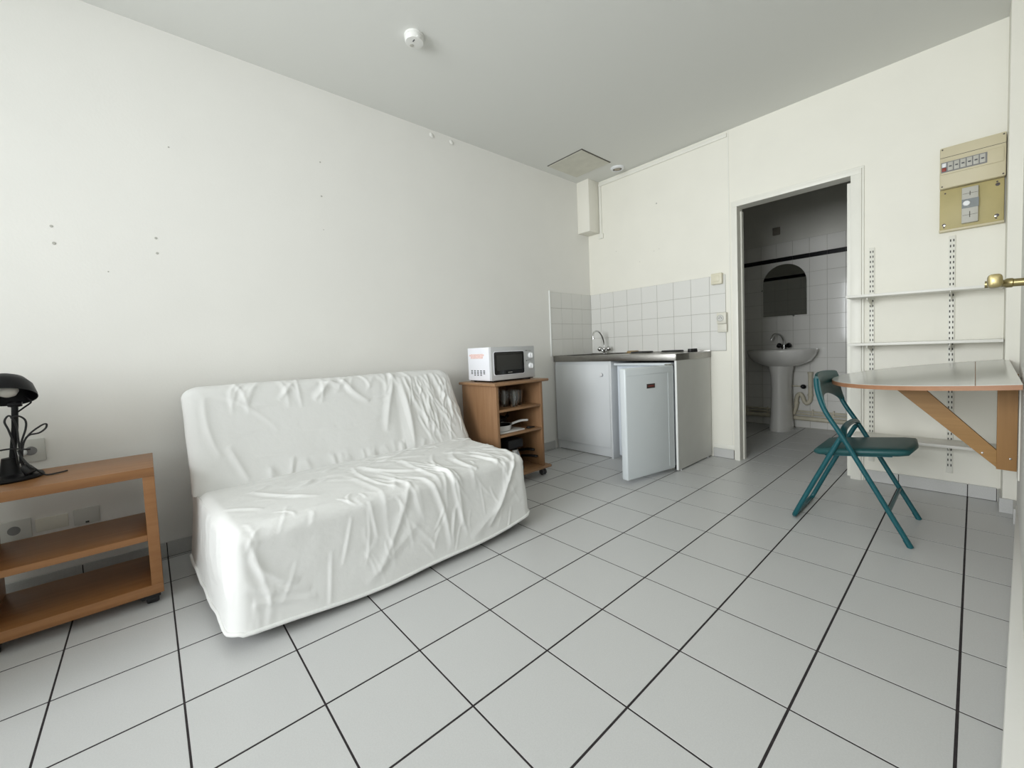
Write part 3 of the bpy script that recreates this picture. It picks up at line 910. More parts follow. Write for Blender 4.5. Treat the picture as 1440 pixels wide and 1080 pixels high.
plate('blank_plate', 'blank beige cover plate between two sockets behind shelf unit', 'cover plate', -3.965, 0.30, 0.10, 0.06, 0.008, hole=False, mt='cream_plastic')
plate('wall_socket', 'round-welled socket low on the wall behind the shelf unit', 'socket', -4.075, 0.30, 0.10, 0.085, 0.012)

# ================================================================== KITCHEN CART, MICROWAVE AND WARE
ct = empty('kitchen_cart', (0.335, -1.565, 0), 'wooden kitchen trolley on casters holding the microwave', 'cart')
boxo('top_panel', 'beech_shelf', ct, 0.12, 0.560, -1.828, -1.288, 0.737, 0.757, bev=0.006)
boxo('bottom_panel', 'beech_shelf', ct, 0.12, 0.560, -1.828, -1.288, 0.064, 0.084, bev=0.006)
boxo('side_panel', 'beech_dark', ct, 0.13, 0.540, -1.803, -1.781, 0.084, 0.737, bev=0.001)
boxo('side_panel', 'beech_dark', ct, 0.13, 0.540, -1.366, -1.344, 0.084, 0.737, bev=0.001)
boxo('back_panel', 'beech_dark', ct, 0.13, 0.136, -1.781, -1.366, 0.084, 0.737)
boxo('shelf', 'beech_shelf', ct, 0.14, 0.538, -1.781, -1.366, 0.549, 0.565, bev=0.001)
boxo('shelf', 'beech_shelf', ct, 0.14, 0.538, -1.781, -1.366, 0.369, 0.385, bev=0.001)
for x in (0.175, 0.505):
    for y in (-1.775, -1.335):
        c = one('caster', 'dark_rubber', ct, lambda bm: (box(bm, x - 0.012, x + 0.012, y - 0.017, y + 0.017, 0.045, 0.064, bev=0.003)))
        for s in (-1, 1):
            one('wheel', 'dark_rubber', c, lambda bm: lathe(bm, [(0, -0.008), (0.021, -0.008), (0.0255, -0.003), (0.0255, 0.003), (0.021, 0.008), (0, 0.008)], (x, y + s * 0.013, 0.0255), axis=(0, 1, 0), n=20))

mx0, mx1, my0, my1, mz0, mz1 = 0.185, 0.465, -1.775, -1.340, 0.770, 1.012
mw = empty('microwave', (0.33, -1.56, 0.757), 'compact white microwave oven with dark window on the wooden trolley', 'microwave')
boxo('body', 'mw_white', mw, mx0, mx1 - 0.022, my0, my1, mz0, mz1, bev=0.004)
boxo('front_panel', 'mw_front', mw, mx1 - 0.022, mx1, my0, my1, mz0, mz1, bev=0.005)
def rrect(y0, y1, z0, z1, r, x, n=6):
    pts = []
    for cy, cz, a0 in ((y1 - r, z1 - r, 0), (y0 + r, z1 - r, 90), (y0 + r, z0 + r, 180), (y1 - r, z0 + r, 270)):
        for k in range(n + 1):
            a = math.radians(a0 + 90 * k / n)
            pts.append((x, cy + r * math.cos(a), cz + r * math.sin(a)))
    return pts
wy0, wy1, wz0, wz1 = my0 + 0.026, my0 + 0.318, mz0 + 0.040, mz0 + 0.205
one('door_surround', 'mw_white', mw, lambda bm: prism(bm, rrect(wy0 - 0.004, wy1 + 0.006, wz0 - 0.005, wz1 + 0.005, 0.016, mx1 - 0.001), (0.003, 0, 0), bev=0.001))
dw = one('door_window', 'mw_glass', mw, lambda bm: prism(bm, rrect(wy0, wy1, wz0, wz1, 0.014, mx1 + 0.001), (0.003, 0, 0)))
one('window_mesh', 'mw_screen', dw, lambda bm: prism(bm, rrect(wy0 + 0.022, wy1 - 0.022, wz0 + 0.030, wz1 - 0.022, 0.004, mx1 + 0.0035), (0.001, 0, 0)))
one('maker_mark', 'grey_plastic', dw, lambda bm: [box(bm, mx1 + 0.0035, mx1 + 0.0045, (wy0 + wy1) / 2 - 0.018 + 0.006 * k, (wy0 + wy1) / 2 - 0.0145 + 0.006 * k, wz0 + 0.012, wz0 + 0.016) for k in range(7)])
ky = my1 - 0.046
for kz in (mz0 + 0.170, mz0 + 0.090):
    kn = one('knob', 'white_plastic', mw, lambda bm: lathe(bm, [(0, 0.0), (0.023, 0.0), (0.023, 0.004), (0.020, 0.016), (0.018, 0.018), (0, 0.018)], (mx1, ky, kz), axis=(1, 0, 0), n=28))
    boxo('grip', 'white_plastic', kn, mx1 + 0.017, mx1 + 0.026, ky - 0.004, ky + 0.004, kz - 0.018, kz + 0.018, bev=0.002)
for zs in ((mz0 + 0.132, mz0 + 0.126), (mz0 + 0.205, mz0 + 0.203)):
    one('dial_print', 'dark_print', mw, lambda bm: ([box(bm, mx1, mx1 + 0.0008, ky - 0.033 + 0.011 * k, ky - 0.025 + 0.011 * k, zs[0], zs[0] + 0.003) for k in range(4)], box(bm, mx1, mx1 + 0.0008, ky - 0.046, ky - 0.037, zs[1], zs[1] + 0.008)))
one('sticker', 'pink_label', mw, lambda bm: (box(bm, 0.222, 0.372, my0 - 0.0008, my0, mz0 + 0.162, mz0 + 0.196), box(bm, 0.205, 0.385, my0 - 0.0006, my0, mz0 + 0.180, mz0 + 0.193)))
one('vent_slots', 'black_plastic', mw, lambda bm: [box(bm, 0.222 + 0.037 * k, 0.242 + 0.037 * k, my0 - 0.001, my0, mz0 + 0.048 + 0.011 * j, mz0 + 0.054 + 0.011 * j)
    for k in range(5) for j in range(-1 if k in (1, 2, 3) else 0, 3)])
for x in (mx0 + 0.03, mx1 - 0.03):
    for y in (my0 + 0.04, my1 - 0.04):
        one('foot', 'black_plastic', mw, lambda bm: lathe(bm, [(0, 0), (0.011, 0), (0.013, 0.013), (0, 0.013)], (x, y, 0.757), n=14))
one('base_plate', 'black_plastic', mw, lambda bm: box(bm, mx0 + 0.01, mx1 - 0.012, my0 + 0.012, my1 - 0.012, mz0 - 0.006, mz0 + 0.002))

def glass_mesh(bm, h, r0, r1, facets=20):
    t_ = 0.0022
    lathe(bm, [(0, 0), (r0 * 0.92, 0), (r0, 0.006), (r0 + (r1 - r0) * 0.45, h * 0.45), (r1 * 0.985, h * 0.62), (r1, h * 0.66), (r1, h), (r1 - t_, h), (r1 - t_, h * 0.64), (r0 - t_, 0.012), (0, 0.010)], (0, 0, 0), n=facets)
gl = [(0.46, -1.565, 0.112, 'front glass tumbler, nearest the trolley edge and second from its open end'),
      (0.42, -1.490, 0.112, 'glass tumbler at the open end of the top trolley shelf'),
      (0.40, -1.610, 0.112, 'glass tumbler behind the front one on the top trolley shelf'),
      (0.33, -1.545, 0.112, 'rear glass tumbler in the middle of the top trolley shelf'),
      (0.34, -1.470, 0.112, 'rear glass tumbler nearest the trolley open end'),
      (0.42, -1.715, 0.145, 'tall clear glass standing alone beside the trolley side panel')]
gm = None
for k, (x, y, h, lab) in enumerate(gl):
    if k == 0 or k == 5:
        bm = NB()
        glass_mesh(bm, h, 0.026 if k == 0 else 0.024, 0.037 if k == 0 else 0.033)
        g = link('drinking_glass', bm, 'glassware', None, smooth=30)
        if k == 0:
            gm = g
    else:
        g = gm.copy(); COL.objects.link(g)
    g.location = (x, y, 0.565)
    tag(g, lab, 'glass', 'glasses on the top trolley shelf')

board = boxo('chopping_board', 'pan_white', None, 0.24, 0.505, -1.745, -1.510, 0.385, 0.395, bev=0.003)
tag(board, 'thin white chopping board lying under the frying pan on middle trolley shelf', 'board')
def pan(name, c, R_, h, hdir, hl, mo, mi_, label, hz=0.03, hm=None, thick=0.009):
    e = empty(name, c, label, 'pan')
    c = Vector(c)
    one('pan_body', mo, e, lambda bm: lathe(bm, [(0, 0), (R_ * 0.80, 0), (R_ * 0.90, 0.006), (R_, h), (R_ + 0.004, h), (R_ + 0.004, h + 0.002), (R_ - 0.003, h + 0.002), (R_ - 0.003, h - 0.001)], c, n=36))
    one('pan_inside', mi_, e, lambda bm: lathe(bm, [(R_ - 0.003, h), (R_ * 0.88, 0.009), (R_ * 0.78, 0.004), (0, 0.004)], c, n=36))
    d = Vector(hdir).normalized()
    one('handle', hm or mo, e, lambda bm: tube(bm, smooth_path([c + d * (R_ - 0.002) + Vector((0, 0, h * 0.8)), c + d * (R_ + 0.03) + Vector((0, 0, hz)), c + d * (R_ + hl * 0.6) + Vector((0, 0, hz + 0.010)), c + d * (R_ + hl) + Vector((0, 0, hz + 0.008))], 5),
                                     [thick * 0.6] * 3 + [thick] * 12 + [thick * 0.8], n=12, sx=1.25))
    return e
pan('frying_pan', (0.41, -1.680, 0.395), 0.092, 0.042, (0.30, 1, 0), 0.145, 'pan_white', 'pan_black', 'white enamel frying pan with white handle on the chopping board', 0.044)
pan('frying_pan', (0.255, -1.60, 0.385), 0.098, 0.068, (-0.1, 1, 0), 0.06, 'pan_black', 'pan_black', 'deep black saucepan behind the white frying pan on the middle shelf', 0.062)
lid = one('pan_lid', 'pan_black', None, lambda bm: lathe(bm, [(0.100, 0), (0.098, 0.006), (0.06, 0.018), (0.012, 0.022), (0.010, 0.030), (0.016, 0.036), (0.014, 0.042), (0, 0.043)], (0.255, -1.60, 0.456), n=32))
tag(lid, 'black domed lid on the deep saucepan of the middle shelf', 'lid')
bo = one('bottle_opener', 'black_plastic', None, lambda bm: (box(bm, 0.478, 0.505, -1.475, -1.405, 0.385, 0.394, bev=0.003), lathe(bm, [(0, 0), (0.016, 0), (0.014, 0.014), (0, 0.016)], (0.49, -1.455, 0.385), n=14)))
tag(bo, 'small black kitchen gadget at the open end of the middle shelf', 'utensil')
# bottom shelf
cm = empty('coffee_maker', (0.44, -1.60, 0.084), 'black appliance with shiny chrome side on the lowest trolley shelf', 'coffee maker')
boxo('base', 'black_plastic', cm, 0.35, 0.50, -1.675, -1.525, 0.084, 0.115, bev=0.008)
boxo('column', 'black_plastic', cm, 0.35, 0.41, -1.675, -1.525, 0.115, 0.315, bev=0.01)
boxo('tank_head', 'black_plastic', cm, 0.35, 0.50, -1.675, -1.525, 0.255, 0.325, bev=0.014)
one('jug', 'chrome', cm, lambda bm: lathe(bm, [(0, 0), (0.045, 0), (0.055, 0.02), (0.055, 0.08), (0.040, 0.125), (0.042, 0.132), (0, 0.132)], (0.46, -1.595, 0.116), n=28))
pan('saucepan', (0.25, -1.475, 0.084), 0.078, 0.05, (0.93, 0.37, 0), 0.185, 'pan_black', 'pan_black', 'black saucepan with a long black handle low on the trolley', 0.060, thick=0.010)
pan('saucepan', (0.25, -1.475, 0.138), 0.084, 0.05, (0.80, 0.36, 0), 0.150, 'pan_black', 'pan_black', 'black saucepan stacked in the lower one, upper of two black handles', 0.054, thick=0.010)

# ================================================================== KITCHENETTE
cab = empty('sink_cabinet', (0.35, -0.3, 0), 'white base cabinet under the sink with one round-knob door', 'cabinet')
boxo('side_panel', 'laminate', cab, 0.014, 0.030, -0.605, -0.02, 0.0, 0.852)
boxo('side_panel', 'laminate', cab, 0.648, 0.668, -0.622, -0.02, 0.0, 0.852, bev=0.001)
boxo('bottom_panel', 'laminate', cab, 0.030, 0.648, -0.595, -0.03, 0.088, 0.104)
boxo('back_panel', 'laminate', cab, 0.030, 0.648, -0.034, -0.028, 0.104, 0.852)
boxo('front_rail', 'laminate', cab, 0.030, 0.648, -0.606, -0.588, 0.822, 0.852)
boxo('kick_board', 'laminate', cab, 0.030, 0.648, -0.600, -0.585, 0.006, 0.084)
cd = boxo('door', 'laminate', cab, 0.022, 0.646, -0.622, -0.604, 0.090, 0.822, bev=0.0015)
one('knob', 'white_plastic', cd, lambda bm: lathe(bm, [(0, 0), (0.008, 0.0), (0.008, 0.008), (0.017, 0.014), (0.017, 0.022), (0.012, 0.027), (0, 0.028)], (0.573, -0.622, 0.736), axis=(0, -1, 0), n=24))

ep = empty('end_panel', (1.246, -0.31, 0), 'tall pale end panel closing the kitchenette beside the refrigerator', 'panel')
boxo('board', ['panel_grey'], ep, 1.234, 1.250, -0.612, -0.014, 0.012, 0.854)
boxo('edge_band', 'panel_edge', ep, 1.234, 1.250, -0.6135, -0.612, 0.012, 0.854)
for y in (-0.56, -0.08):
    one('foot', 'white_plastic', ep, lambda bm: lathe(bm, [(0, 0), (0.007, 0), (0.007, 0.012), (0, 0.012)], (1.242, y, 0), n=10))

wt = empty('worktop', (0.63, -0.3, 0.88), 'stainless steel kitchenette worktop with sink bowl and hotplates', 'worktop')
SX0, SX1, SYa, SYb = 0.10, 0.52, -0.52, -0.14
def ftop(bm):
    z0, z1 = 0.898, 0.906
    box(bm, 0.0115, SX0, -0.625, -0.0085, z0, z1)
    box(bm, SX1, 1.252, -0.625, -0.0085, z0, z1)
    box(bm, SX0, SX1, -0.625, SYa, z0, z1)
    box(bm, SX0, SX1, SYb, -0.0085, z0, z1)
    box(bm, 0.0115, 1.252, -0.628, -0.622, 0.854, 0.906, bev=0.0015)
    box(bm, 1.247, 1.2535, -0.628, -0.0085, 0.854, 0.906, bev=0.0015)
    box(bm, 0.0115, 1.252, -0.016, -0.0085, 0.90, 0.914, bev=0.002)
    box(bm, 0.0115, 0.018, -0.628, -0.0085, 0.854, 0.906)
one('steel_top', 'steel', wt, ftop)
def fbowl(bm):
    z0, z1 = 0.76, 0.906
    a = [(SX0, SYa), (SX1, SYa), (SX1, SYb), (SX0, SYb)]
    b = [(SX0 + .03, SYa + .03), (SX1 - .03, SYa + .03), (SX1 - .03, SYb - .03), (SX0 + .03, SYb - .03)]
    va = [bm.verts.new((x, y, z1)) for x, y in a]
    vb = [bm.verts.new((x, y, z0)) for x, y in b]
    for k in range(4):
        bm.faces.new((va[k], va[(k + 1) % 4], vb[(k + 1) % 4], vb[k]))
    bm.faces.new(vb)
one('sink_bowl', 'steel', wt, fbowl)
boxo('joint_plate', 'steel', wt, 1.2535, 1.2550, -0.40, -0.39, 0.856, 0.904)
one('bowl_rim', 'black_metal', wt, lambda bm: [box(bm, SX0 - .006, SX1 + .006, SYa - .006, SYa, .906, .9085), box(bm, SX0 - .006, SX1 + .006, SYb, SYb + .006, .906, .9085), box(bm, SX0 - .006, SX0, SYa, SYb, .906, .9085), box(bm, SX1, SX1 + .006, SYa, SYb, .906, .9085)])
for (x, y, r_) in ((0.80, -0.34, 0.095), (1.03, -0.24, 0.090)):
    hp = one('hotplate', 'hob', wt, lambda bm: lathe(bm, [(0, 0.017), (r_ * 0.25, 0.017), (r_ * 0.28, 0.020), (r_ * 0.94, 0.020), (r_, 0.015), (r_, 0.0)], (x, y, 0.906), n=36))
    one('plate_ring', 'steel', hp, lambda bm: lathe(bm, [(r_, 0.0), (r_, 0.008), (r_ + 0.010, 0.005), (r_ + 0.012, 0.0)], (x, y, 0.906), n=36))
for (x, y) in ((1.185, -0.235), (1.185, -0.165)):
    one('hob_knob', 'black_plastic', wt, lambda bm: lathe(bm, [(0, 0), (0.022, 0), (0.024, 0.004), (0.021, 0.028), (0, 0.028)], (x, y, 0.906), n=20))

fc = Vector((0.23, -0.10, 0.906))
kf = empty('kitchen_faucet', fc, 'chrome mixer tap with swan neck spout at the kitchenette sink', 'faucet')
one('body', 'chrome', kf, lambda bm: (lathe(bm, [(0, 0), (0.024, 0), (0.024, 0.006), (0.015, 0.012), (0.016, 0.035), (0.020, 0.045), (0.018, 0.060), (0.012, 0.066), (0, 0.066)], fc, n=24)))
one('spout', 'chrome', kf, lambda bm: tube(bm, smooth_path([fc + Vector(p) for p in ((0, 0, 0.06), (0, -0.004, 0.12), (0, -0.03, 0.18), (0, -0.075, 0.222), (0, -0.125, 0.232), (0, -0.165, 0.216), (0, -0.178, 0.185), (0, -0.178, 0.162))], 6), 0.0085, n=14))
one('aerator', 'chrome', kf, lambda bm: lathe(bm, [(0, 0), (0.011, 0), (0.011, 0.02), (0, 0.02)], fc + Vector((0, -0.178, 0.150)), n=16))
for s in (-1, 1):
    one('tap_handle', 'chrome', kf, lambda bm: lathe(bm, [(0, 0.0), (0.011, 0.0), (0.011, 0.022), (0.020, 0.026), (0.0235, 0.032), (0.0235, 0.052), (0.018, 0.060), (0, 0.061)], fc + Vector((s * 0.008, s * 0.004, 0.030)), axis=(s * 0.8, s * 0.32, 0.55), n=18))
sp = one('sponge', 'sponge', None, lambda bm: (box(bm, 0.50, 0.60, -0.115, -0.055, 0.9065, 0.930, bev=0.008), box(bm, 0.49, 0.61, -0.12, -0.05, 0.9062, 0.912, bev=0.002)))
tag(sp, 'brown kitchen sponge lying on the worktop beside the tap', 'sponge')

# refrigerator with its door standing open
fx0, fx1, fy0, fy1 = 0.700, 1.206, -0.575, -0.06
fz1 = 0.836
fg = empty('mini_fridge', (0.953, -0.32, 0), 'small white refrigerator under the worktop with its door ajar', 'refrigerator')
def fbody(bm):
    w = 0.035
    box(bm, fx0, fx0 + w, fy0, fy1, 0.035, fz1 - 0.02, bev=0.002)
    box(bm, fx1 - w, fx1, fy0, fy1, 0.035, fz1 - 0.02, bev=0.002)
    box(bm, fx0 + w, fx1 - w, fy0, fy1, 0.035, 0.10)
    box(bm, fx0 + w, fx1 - w, fy0, fy1, fz1 - 0.06, fz1 - 0.02)
    box(bm, fx0 + w, fx1 - w, fy1 - 0.03, fy1, 0.10, fz1 - 0.06)
one('body', 'fridge_in', fg, fbody)
boxo('top_board', 'fridge', fg, fx0 - 0.006, fx1 + 0.004, fy0 - 0.045, fy1, fz1 - 0.02, fz1, bev=0.004)
boxo('shelf', 'pane', fg, fx0 + 0.035, fx1 - 0.035, fy0 + 0.05, fy1 - 0.03, 0.42, 0.426)
boxo('crisper', 'fridge_in', fg, fx0 + 0.05, fx1 - 0.05, fy0 + 0.06, fy1 - 0.10, 0.102, 0.25, bev=0.006)
boxo('ice_box', 'fridge_in', fg, fx0 + 0.06, fx1 - 0.06, fy0 + 0.05, fy1 - 0.04, 0.62, 0.775, bev=0.006)
for x in (fx0 + 0.04, fx1 - 0.04):
    for y in (fy0 + 0.04, fy1 - 0.04):
        one('foot', 'black_plastic', fg, lambda bm: lathe(bm, [(0, 0), (0.015, 0), (0.015, 0.035), (0, 0.035)], (x, y, 0), n=12))
# door built closed-up along local -y from the hinge, then swung open
HP = Vector((1.194, -0.634, 0))
ang = math.radians(79.5)
# closed door runs from the hinge towards -x; local u = along the door, v = outward (thickness)
u = Vector((-math.cos(ang), -math.sin(ang), 0))
v = Vector((math.sin(ang), -math.cos(ang), 0))
DM = Matrix(((u.x, v.x, 0, HP.x), (u.y, v.y, 0, HP.y), (u.z, v.z, 1, 0), (0, 0, 0, 1)))
def swing(bm):
    bmesh.ops.transform(bm, matrix=DM, verts=bm.verts[:])
bm = NB(); box(bm, -0.012, 0.505, -0.016, 0.040, 0.032, 0.822, bev=0.011, seg=3); swing(bm)
fd = link('door', bm, 'fridge', fg)
bm = NB(); box(bm, 0.0, 0.490, -0.026, -0.015, 0.058, 0.805, bev=0.003); swing(bm); link('gasket', bm, 'gasket', fd)
bm = NB(); box(bm, 0.03, 0.44, -0.034, -0.020, 0.09, 0.78, bev=0.005); swing(bm); link('door_liner', bm, 'fridge_in', fd)
for z in (0.14, 0.38, 0.58):
    bm = NB(); box(bm, 0.06, 0.38, -0.065, -0.020, z, z + 0.006); box(bm, 0.06, 0.38, -0.068, -0.064, z, z + 0.055); box(bm, 0.06, 0.066, -0.065, -0.02, z, z + 0.05); box(bm, 0.374, 0.38, -0.065, -0.02, z, z + 0.05); swing(bm)
    link('door_rack', bm, 'fridge_in', fd)
bm = NB(); box(bm, -0.010, 0.500, 0.0385, 0.0425, 0.770, 0.775, bev=0.001); box(bm, 0.055, 0.058, 0.039, 0.0415, 0.06, 0.77); swing(bm); link('trim_line', bm, 'fridge', fd)
bm = NB(); box(bm, 0.205, 0.290, 0.040, 0.0435, 0.668, 0.700, bev=0.0012); swing(bm); bd = link('badge', bm, 'badge', fd)
bm = NB()
for k in range(6):
    box(bm, 0.216 + 0.011 * k, 0.2225 + 0.011 * k, 0.0435, 0.0442, 0.680, 0.688)
swing(bm); link('badge_lettering', bm, 'red_print', bd)
for z in (0.022, 0.8225):
    bm = NB(); box(bm, -0.012, 0.03, -0.01, 0.03, z, z + 0.008, bev=0.002); swing(bm); link('hinge', bm, 'hinge', fg)

# devices on the back wall
ch = empty('wall_chime', (1.32, 0, 1.505), 'square ivory switch box above the splashback near the doorway', 'switch')
boxo('case', 'ivory_plastic', ch, 1.276, 1.362, -0.040, -0.008, 1.458, 1.548, bev=0.005)
boxo('rocker', 'ivory_plastic', ch, 1.295, 1.343, -0.044, -0.038, 1.480, 1.528, bev=0.003)
so = empty('splashback_socket', (1.345, 0, 1.165), 'white surface socket on the splashback with a blank box below', 'socket')
boxo('case', 'cream_plastic', so, 1.318, 1.392, -0.042, -0.0075, 1.130, 1.222, bev=0.004)
one('socket_ring', 'grey_plastic', so, lambda bm: lathe(bm, [(0.0, 0.0), (0.026, 0.0), (0.028, 0.003), (0.024, 0.006), (0.024, 0.0015), (0, 0.001)], (1.348, -0.042, 1.176), axis=(0, -1, 0), n=24))
one('socket_holes', 'dark_print', so, lambda bm: [lathe(bm, [(0.0035, 0.0), (0.0035, 0.002), (0, 0.002)], (1.348 + dx, -0.0425, 1.176 + dz), axis=(0, -1, 0), n=8) for dx, dz in ((-0.010, 0), (0.010, 0), (0, 0.009))])
boxo('lower_box', 'cream_plastic', so, 1.320, 1.392, -0.032, -0.0075, 1.060, 1.128, bev=0.003)

# breaker panel and meter board
bk = empty('distribution_board', (2.724, 0, 1.935), 'beige fuse box with a row of breakers high on wall', 'fuse box')
boxo('case', 'breaker', bk, 2.600, 2.850, -0.065, 0.0, 1.818, 2.052, bev=0.006)
boxo('cover_line', 'hatch_gap', bk, 2.602, 2.848, -0.0655, -0.06, 1.992, 1.9945)
boxo('window_frame', 'breaker', bk, 2.604, 2.842, -0.069, -0.064, 1.897, 1.975, bev=0.003)
wn = boxo('breaker_window', 'breaker_dark', bk, 2.606, 2.782, -0.0705, -0.066, 1.908, 1.966)
for k in range(6):
    b_ = boxo('breaker', 'breaker_grey', wn, 2.632 + 0.0245 * k, 2.653 + 0.0245 * k, -0.0745, -0.070, 1.914, 1.961, bev=0.0015)
one('test_switch', 'red_print', wn, lambda bm: box(bm, 2.609, 2.626, -0.0745, -0.070, 1.914, 1.934, bev=0.0015), label='red switch')
one('white_switch', 'white_plastic', wn, lambda bm: box(bm, 2.609, 2.626, -0.0745, -0.070, 1.938, 1.960, bev=0.0015), label='white switch')
one('lever_row', 'dark_print', wn, lambda bm: [box(bm, 2.637 + 0.0245 * k, 2.648 + 0.0245 * k, -0.079, -0.0745, 1.934, 1.940) for k in range(6)])
one('cover_screw', 'hatch_gap', bk, lambda bm: [lathe(bm, [(0, 0.0012), (0.004, 0.0012), (0.004, 0)], (x, -0.065, z), axis=(0, -1, 0), n=8) for x in (2.610, 2.840) for z in (1.830, 2.040)])
mb = empty('meter_board', (2.724, 0, 1.70), 'yellowed board with grey main switch below the fuse box', 'meter board')
boxo('board', 'breaker_low', mb, 2.600, 2.846, -0.034, 0.0, 1.582, 1.817, bev=0.003)
boxo('lower_lip', 'breaker', mb, 2.598, 2.848, -0.038, 0.0, 1.574, 1.586, bev=0.002)
ms = boxo('main_switch', 'breaker_grey', mb, 2.688, 2.752, -0.060, -0.033, 1.602, 1.800, bev=0.003)
boxo('band', 'breaker_blue', ms, 2.689, 2.7535, -0.0625, -0.058, 1.684, 1.734)
one('dial', 'white_plastic', ms, lambda bm: lathe(bm, [(0, 0.006), (0.013, 0.006), (0.015, 0.0)], (2.707, -0.0625, 1.710), axis=(0, -1, 0), n=18))
one('switch_marks', 'hatch_gap', ms, lambda bm: (box(bm, 2.7185, 2.7215, -0.0610, -0.0585, 1.752, 1.776), box(bm, 2.7185, 2.7215, -0.0610, -0.0585, 1.630, 1.664), box(bm, 2.692, 2.749, -0.0608, -0.0585, 1.644, 1.6455), box(bm, 2.692, 2.749, -0.0608, -0.0585, 1.764, 1.7655)))
for x, z, r_ in ((2.622, 1.795, 0.004), (2.822, 1.786, 0.009), (2.820, 1.801, 0.004), (2.618, 1.614, 0.008), (2.618, 1.600, 0.004), (2.820, 1.618, 0.009), (2.818, 1.603, 0.004)):
    one('fixing_hole', 'badge', mb, lambda bm: lathe(bm, [(0, 0.0012), (r_, 0.0012), (r_, 0)], (x, -0.034, z), axis=(0, -1, 0), n=12))
for x, z in ((2.621, 1.612), (2.817, 1.616)):
    one('screw_head', 'chrome', mb, lambda bm: lathe(bm, [(0, 0.003), (0.005, 0.002), (0.006, 0)], (x, -0.034, z), axis=(0, -1, 0), n=12))

# ================================================================== WALL RAILS AND SHELVES
def rail(x, z0, z1, label):
    e = empty('shelf_rail', (x, 0, z0), label, 'rail', 'slotted shelf rails')
    def f(bm):
        box(bm, x - 0.0135, x + 0.0135, -0.010, -0.0, z0, z1, bev=0.001)
    one('channel', 'rail', e, f)
    n = int((z1 - z0 - 0.02) / 0.032)
    bm = NB()
    for k in range(n):
        for s in (-1, 1):
            zz = z1 - 0.02 - 0.032 * k
            box(bm, x + s * 0.0065 - 0.0024, x + s * 0.0065 + 0.0024, -0.0106, -0.009, zz - 0.014, zz)
    link('slots', bm, 'slot', e, smooth=0, kind='stuff')
    return e
rail(2.292, 0.138, 1.555, 'white slotted shelf rail nearest the bathroom doorway')
rail(2.652, 0.130, 1.549, 'white slotted shelf rail under the fuse box')
def wshelf(z, x0, x1, y, label, th=0.016, tilt=0.0):
    e = empty('wall_shelf', ((x0 + x1) / 2, -y / 2, z), label, 'shelf', 'white shelves on the slotted rails')
    bm = NB(); box(bm, x0, x1, -y, -0.014, z - th, z, bev=0.001)
    if tilt:
        bmesh.ops.rotate(bm, cent=((x0 + x1) / 2, -0.1, z), matrix=Matrix.Rotation(tilt, 3, 'Y'), verts=bm.verts[:])
    link('board', bm, 'shelf', e)
    for bx_ in (2.292, 2.652):
        def br(bm):
            prism(bm, [(bx_ - 0.002, -0.011, z - th - 0.001), (bx_ - 0.002, -y + 0.02, z - th - 0.001), (bx_ - 0.002, -y + 0.02, z - th - 0.012), (bx_ - 0.002, -0.05, z - th - 0.034), (bx_ - 0.002, -0.011, z - th - 0.055)], (0.004, 0, 0))
        one('bracket', 'rail', e, br, smooth=0)
    return e
wshelf(1.236, 2.190, 2.848, 0.205, 'top white wall shelf, behind the brass door handle', tilt=math.radians(1.4))
wshelf(0.935, 2.197, 2.848, 0.205, 'middle white wall shelf, just above the folding table')
wshelf(0.335, 2.215, 2.842, 0.205, 'lowest white wall shelf, seen below the table beside the green chair')

# ================================================================== FOLDING TABLE
tb = empty('drop_leaf_table', (2.6, -0.66, 0.75), 'white half-oval wall table with beech edge and wooden bracket', 'table')
TXR, TYC, THX, THY = 2.868, -0.665, 0.658, 0.50
out = []
nseg = 48
for k in range(nseg + 1):
    a = PI / 2 + PI * k / nseg
    c_, s_ = math.cos(a), math.sin(a)
    e_ = 2 / 2.05
    out.append((-(abs(c_) ** e_) * THX, math.copysign(abs(s_) ** e_, s_) * THY))
ZT0, SLX, SLY = 0.750, 0.078, 0.048
def tz(x, y):
    return ZT0 + SLX * (x - 2.2) + SLY * (y - TYC)
def tpts(scale=1.0, dz=0.0, lim=None):
    r = []
    for x, y in out:
        X, Y = TXR + x * scale, TYC + y * scale
        r.append((X, Y, tz(X, Y) + dz))
    return r
one('edge_band', 'table_edge', tb, lambda bm: prism(bm, tpts(1.0, -0.021), (0, 0, 0.019)), smooth=30)
def halves(lo_x, hi_x):
    o = [(min(max(TXR + x * 0.996, lo_x), hi_x), TYC + y * 0.996) for x, y in out]
    r = []
    for p in o:
        if not r or (abs(p[0] - r[-1][0]) + abs(p[1] - r[-1][1])) > 1e-5:
            r.append(p)
    return r
def clip_x(poly, xs, keep_left):
    r = []
    n = len(poly)
    for i in range(n):
        p, q = poly[i], poly[(i + 1) % n]
        inp, inq = (p[0] <= xs) == keep_left, (q[0] <= xs) == keep_left
        if inp:
            r.append(p)
        if inp != inq:
            t_ = (xs - p[0]) / (q[0] - p[0])
            r.append((xs, p[1] + t_ * (q[1] - p[1])))
    return r
poly = [(TXR + x * 0.997, TYC + y * 0.997) for x, y in out]
for nm, left in (('leaf', True), ('fixed_board', False)):
    pl = clip_x(poly, 2.749 if left else 2.7515, left)
    one(nm, 'table_top', tb, lambda bm: prism(bm, [(x, y, tz(x, y) - 0.002) for x, y in pl], (0, 0, 0.0025)), smooth=0)
